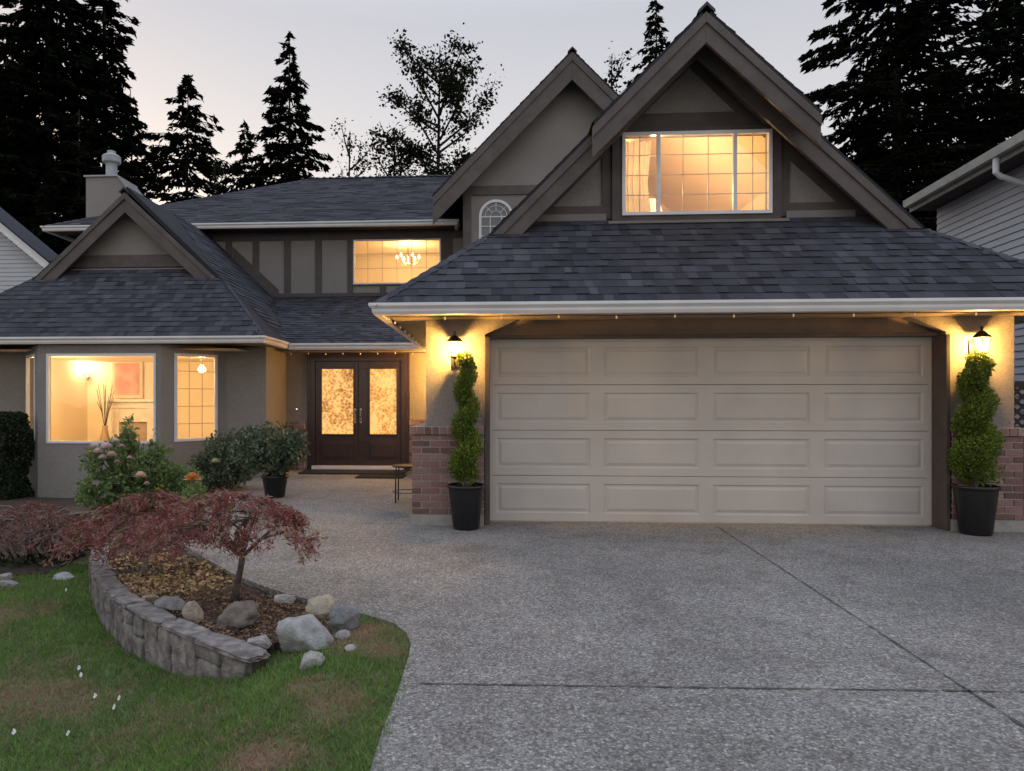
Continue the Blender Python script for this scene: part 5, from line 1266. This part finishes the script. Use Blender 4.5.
for px, py, c, r in ((103, 458, (.92, .78, .76), .045), (95, 446, (.94, .84, .80), .045), (116, 441, (.92, .76, .78), .04), (147, 484, (.80, .60, .50), .035), (130, 458, (.8, .62, .64), .03), (99, 452, (.92, .78, .78), .055), (107, 447, (.93, .78, .82), .06), (112, 455, (.90, .72, .70), .05), (91, 453, (.72, .58, .22), .035), (122, 447, (.68, .52, .54), .04), (141, 476, (.94, .76, .68), .06), (158, 490, (.62, .46, .10), .03), (118, 462, (.7, .5, .48), .03)):
    flower(t, px, py, by_-.36, c, r*.9)
t, bx_, by_ = bush('leafy_shrub', 226, 502, -.05, .9, 'rounded grey-green shrub with one cream bloom, between the rose bush and the potted shrub', 'shrub', DGREEN, 62,
    [(.0, 0, .48, .46, .36, .42), (-.30, 0, .34, .30, .25, .28), (.25, .1, .66, .40, .3, .32)], 12000, .05, 18)
flower(t, 216, 462, by_-.38, (.78, .74, .50), .05)
t2, _, _ = bush('orange_flower_plant', 196, 520, -.05, .3, 'small plant with an orange-yellow bloom between the rose bush and the red maples', 'flowering plant', LGREEN, 64,
    [(0, 0, .22, .16, .15, .18)], 500, .05, 5)
flower(t2, 193, 479, G(196, 520, -.05)[1]+.15, (.78, .40, .14), .07)
px_, py_, _ = G(275, 497, 0)
pt_ = thing('potted_shrub', (px_, py_, 0), 'wide dark green shrub in a black pot left of the front door', 'potted plant')
mb = MB(); mb.lathe((px_, py_, 0), [(.13, .004), (.135, .02), (.175, .27), (.19, .28), (.19, .31), (.165, .31), (.16, .26), (0, .255)], 24); mb.build('pot', POT, pt_, smooth=True)
rs = np.random.default_rng(63); C = []; T_ = []; mb = MB()
for (ox, oz, rx, ry, rz) in ((-.05, .72, .50, .38, .34), (-.35, .62, .30, .3, .26), (.22, .66, .26, .3, .28), (-.05, .48, .34, .3, .20)):
    n_ = int(60000*rx*ry*rz); v = rs.normal(size=(n_, 3)); v /= np.linalg.norm(v, axis=1)[:, None]; rr = rs.random(n_)**.4
    rr *= 1+.3*np.array([noise.noise(Vector(q)*2.4+Vector((ox*9, 3, 0))) for q in v]); P3 = np.array([px_+ox, py_, oz])+v*rr[:, None]*np.array([rx, ry, rz])
    nz_ = np.array([noise.noise(Vector(q)*6) for q in P3]); kp = nz_ > -.28; C.append(P3[kp]); T_.append(np.clip(.40+.5*nz_+.15*rs.normal(size=n_), 0, 1)[kp])
    for k in range(4): e = (px_+ox+rs.normal()*rx*.4, py_+rs.normal()*.1, oz+rs.uniform(-.1, .2)); mb.tube([(px_+rs.normal()*.03, py_, .25), ((px_*2+e[0])/3, py_, .42), e], [.014, .01, .004], 5, caps=False)
mb.build('stems', BARK, pt_); leaves('foliage', DGREEN, pt_, np.concatenate(C), .05, .55, tone=np.concatenate(T_))

# ---- small things
mx_, my_, _ = G(378, 483, 0); my_ = 12.02; mx_ = MX(381, my_)
mb = MB(); mb.box(mx_-.42, mx_+.42, my_-.27, my_+.27, .004, .02); o = mb.build('doormat', mat('mat_black', (.018, .017, .017), None, .95, 60, .8, 200), bevel=.004); tag(o, 'flat black doormat in front of the double doors', 'doormat')
# slim metal stool half hidden behind the brick pillar
p1 = Vector(G(397.5, 504, 0)); st = thing('metal_stool', (p1.x+.2, p1.y+.2, 0), 'slim black metal stool half hidden behind the left brick pillar', 'stool')
cx_, cy_ = p1.x+.10, p1.y+.20
for k in range(4):
    a = math.pi*(1.25+k*.5); ex_, ey_ = cx_+.19*math.cos(a), cy_+.19*math.sin(a); mb = MB()
    mb.tube([(ex_, ey_, .004), (ex_, ey_, .25), (ex_-.01*math.cos(a), ey_, .47)], .009, 8); mb.build('leg', METAL, st, smooth=True)
mb = MB(); mb.lathe((cx_, cy_, .47), [(0, .0), (.19, .0), (.20, .01), (.19, .022), (0, .022)], 24); mb.build('seat', METAL, st)
mb = MB(); mb.tube([(cx_+.19*math.cos(t_), cy_+.19*math.sin(t_), .14) for t_ in np.linspace(0, 6.283, 20)], .006, 6); mb.build('ring', METAL, st)
# white petals on the lawn
PET = mat('white_petal', (.75, .74, .70), None, .7, 8)
for i, (px, py, lb) in enumerate(((14, 732, 'white petal alone near the left frame edge'), (68, 733, 'white petal lower down, left of the middle of the lawn'), (95, 696, 'left one of three white petals in a loose triangle'), (119, 698, 'brightest petal, right one of the loose triangle'), (114, 707, 'yellowish petal, lowest of the loose triangle'), (81, 675, 'pale petal on the brown lawn patch, lower of two'), (79, 668, 'pale petal on the brown lawn patch, upper of two'), (66, 590, 'pale petal near the top of the lawn beside the stone wall'))):
    z = lawn_z(*G(px, py, -.2)[:2]); x, y, _ = G(px, py, z+.02); mb = MB(); random.seed(i)
    a = random.uniform(0, 3); mb.add([(x+.009*math.cos(a+t_)*(1+.3*math.sin(2*t_)), y+.008*math.sin(a+t_), z+.02+.010*math.sin(t_+a)) for t_ in np.linspace(0, 6.283, 8)[:-1]], [tuple(range(7))])
    mb.add([(x+.006*math.cos(a+t_), y+.005*math.sin(a+t_), z+.030+.006*math.cos(t_)) for t_ in np.linspace(0, 6.283, 7)[:-1]], [tuple(range(6))])
    tag(mb.build('fallen_petal', PET), lb, 'petal', 'white petals on the lawn')
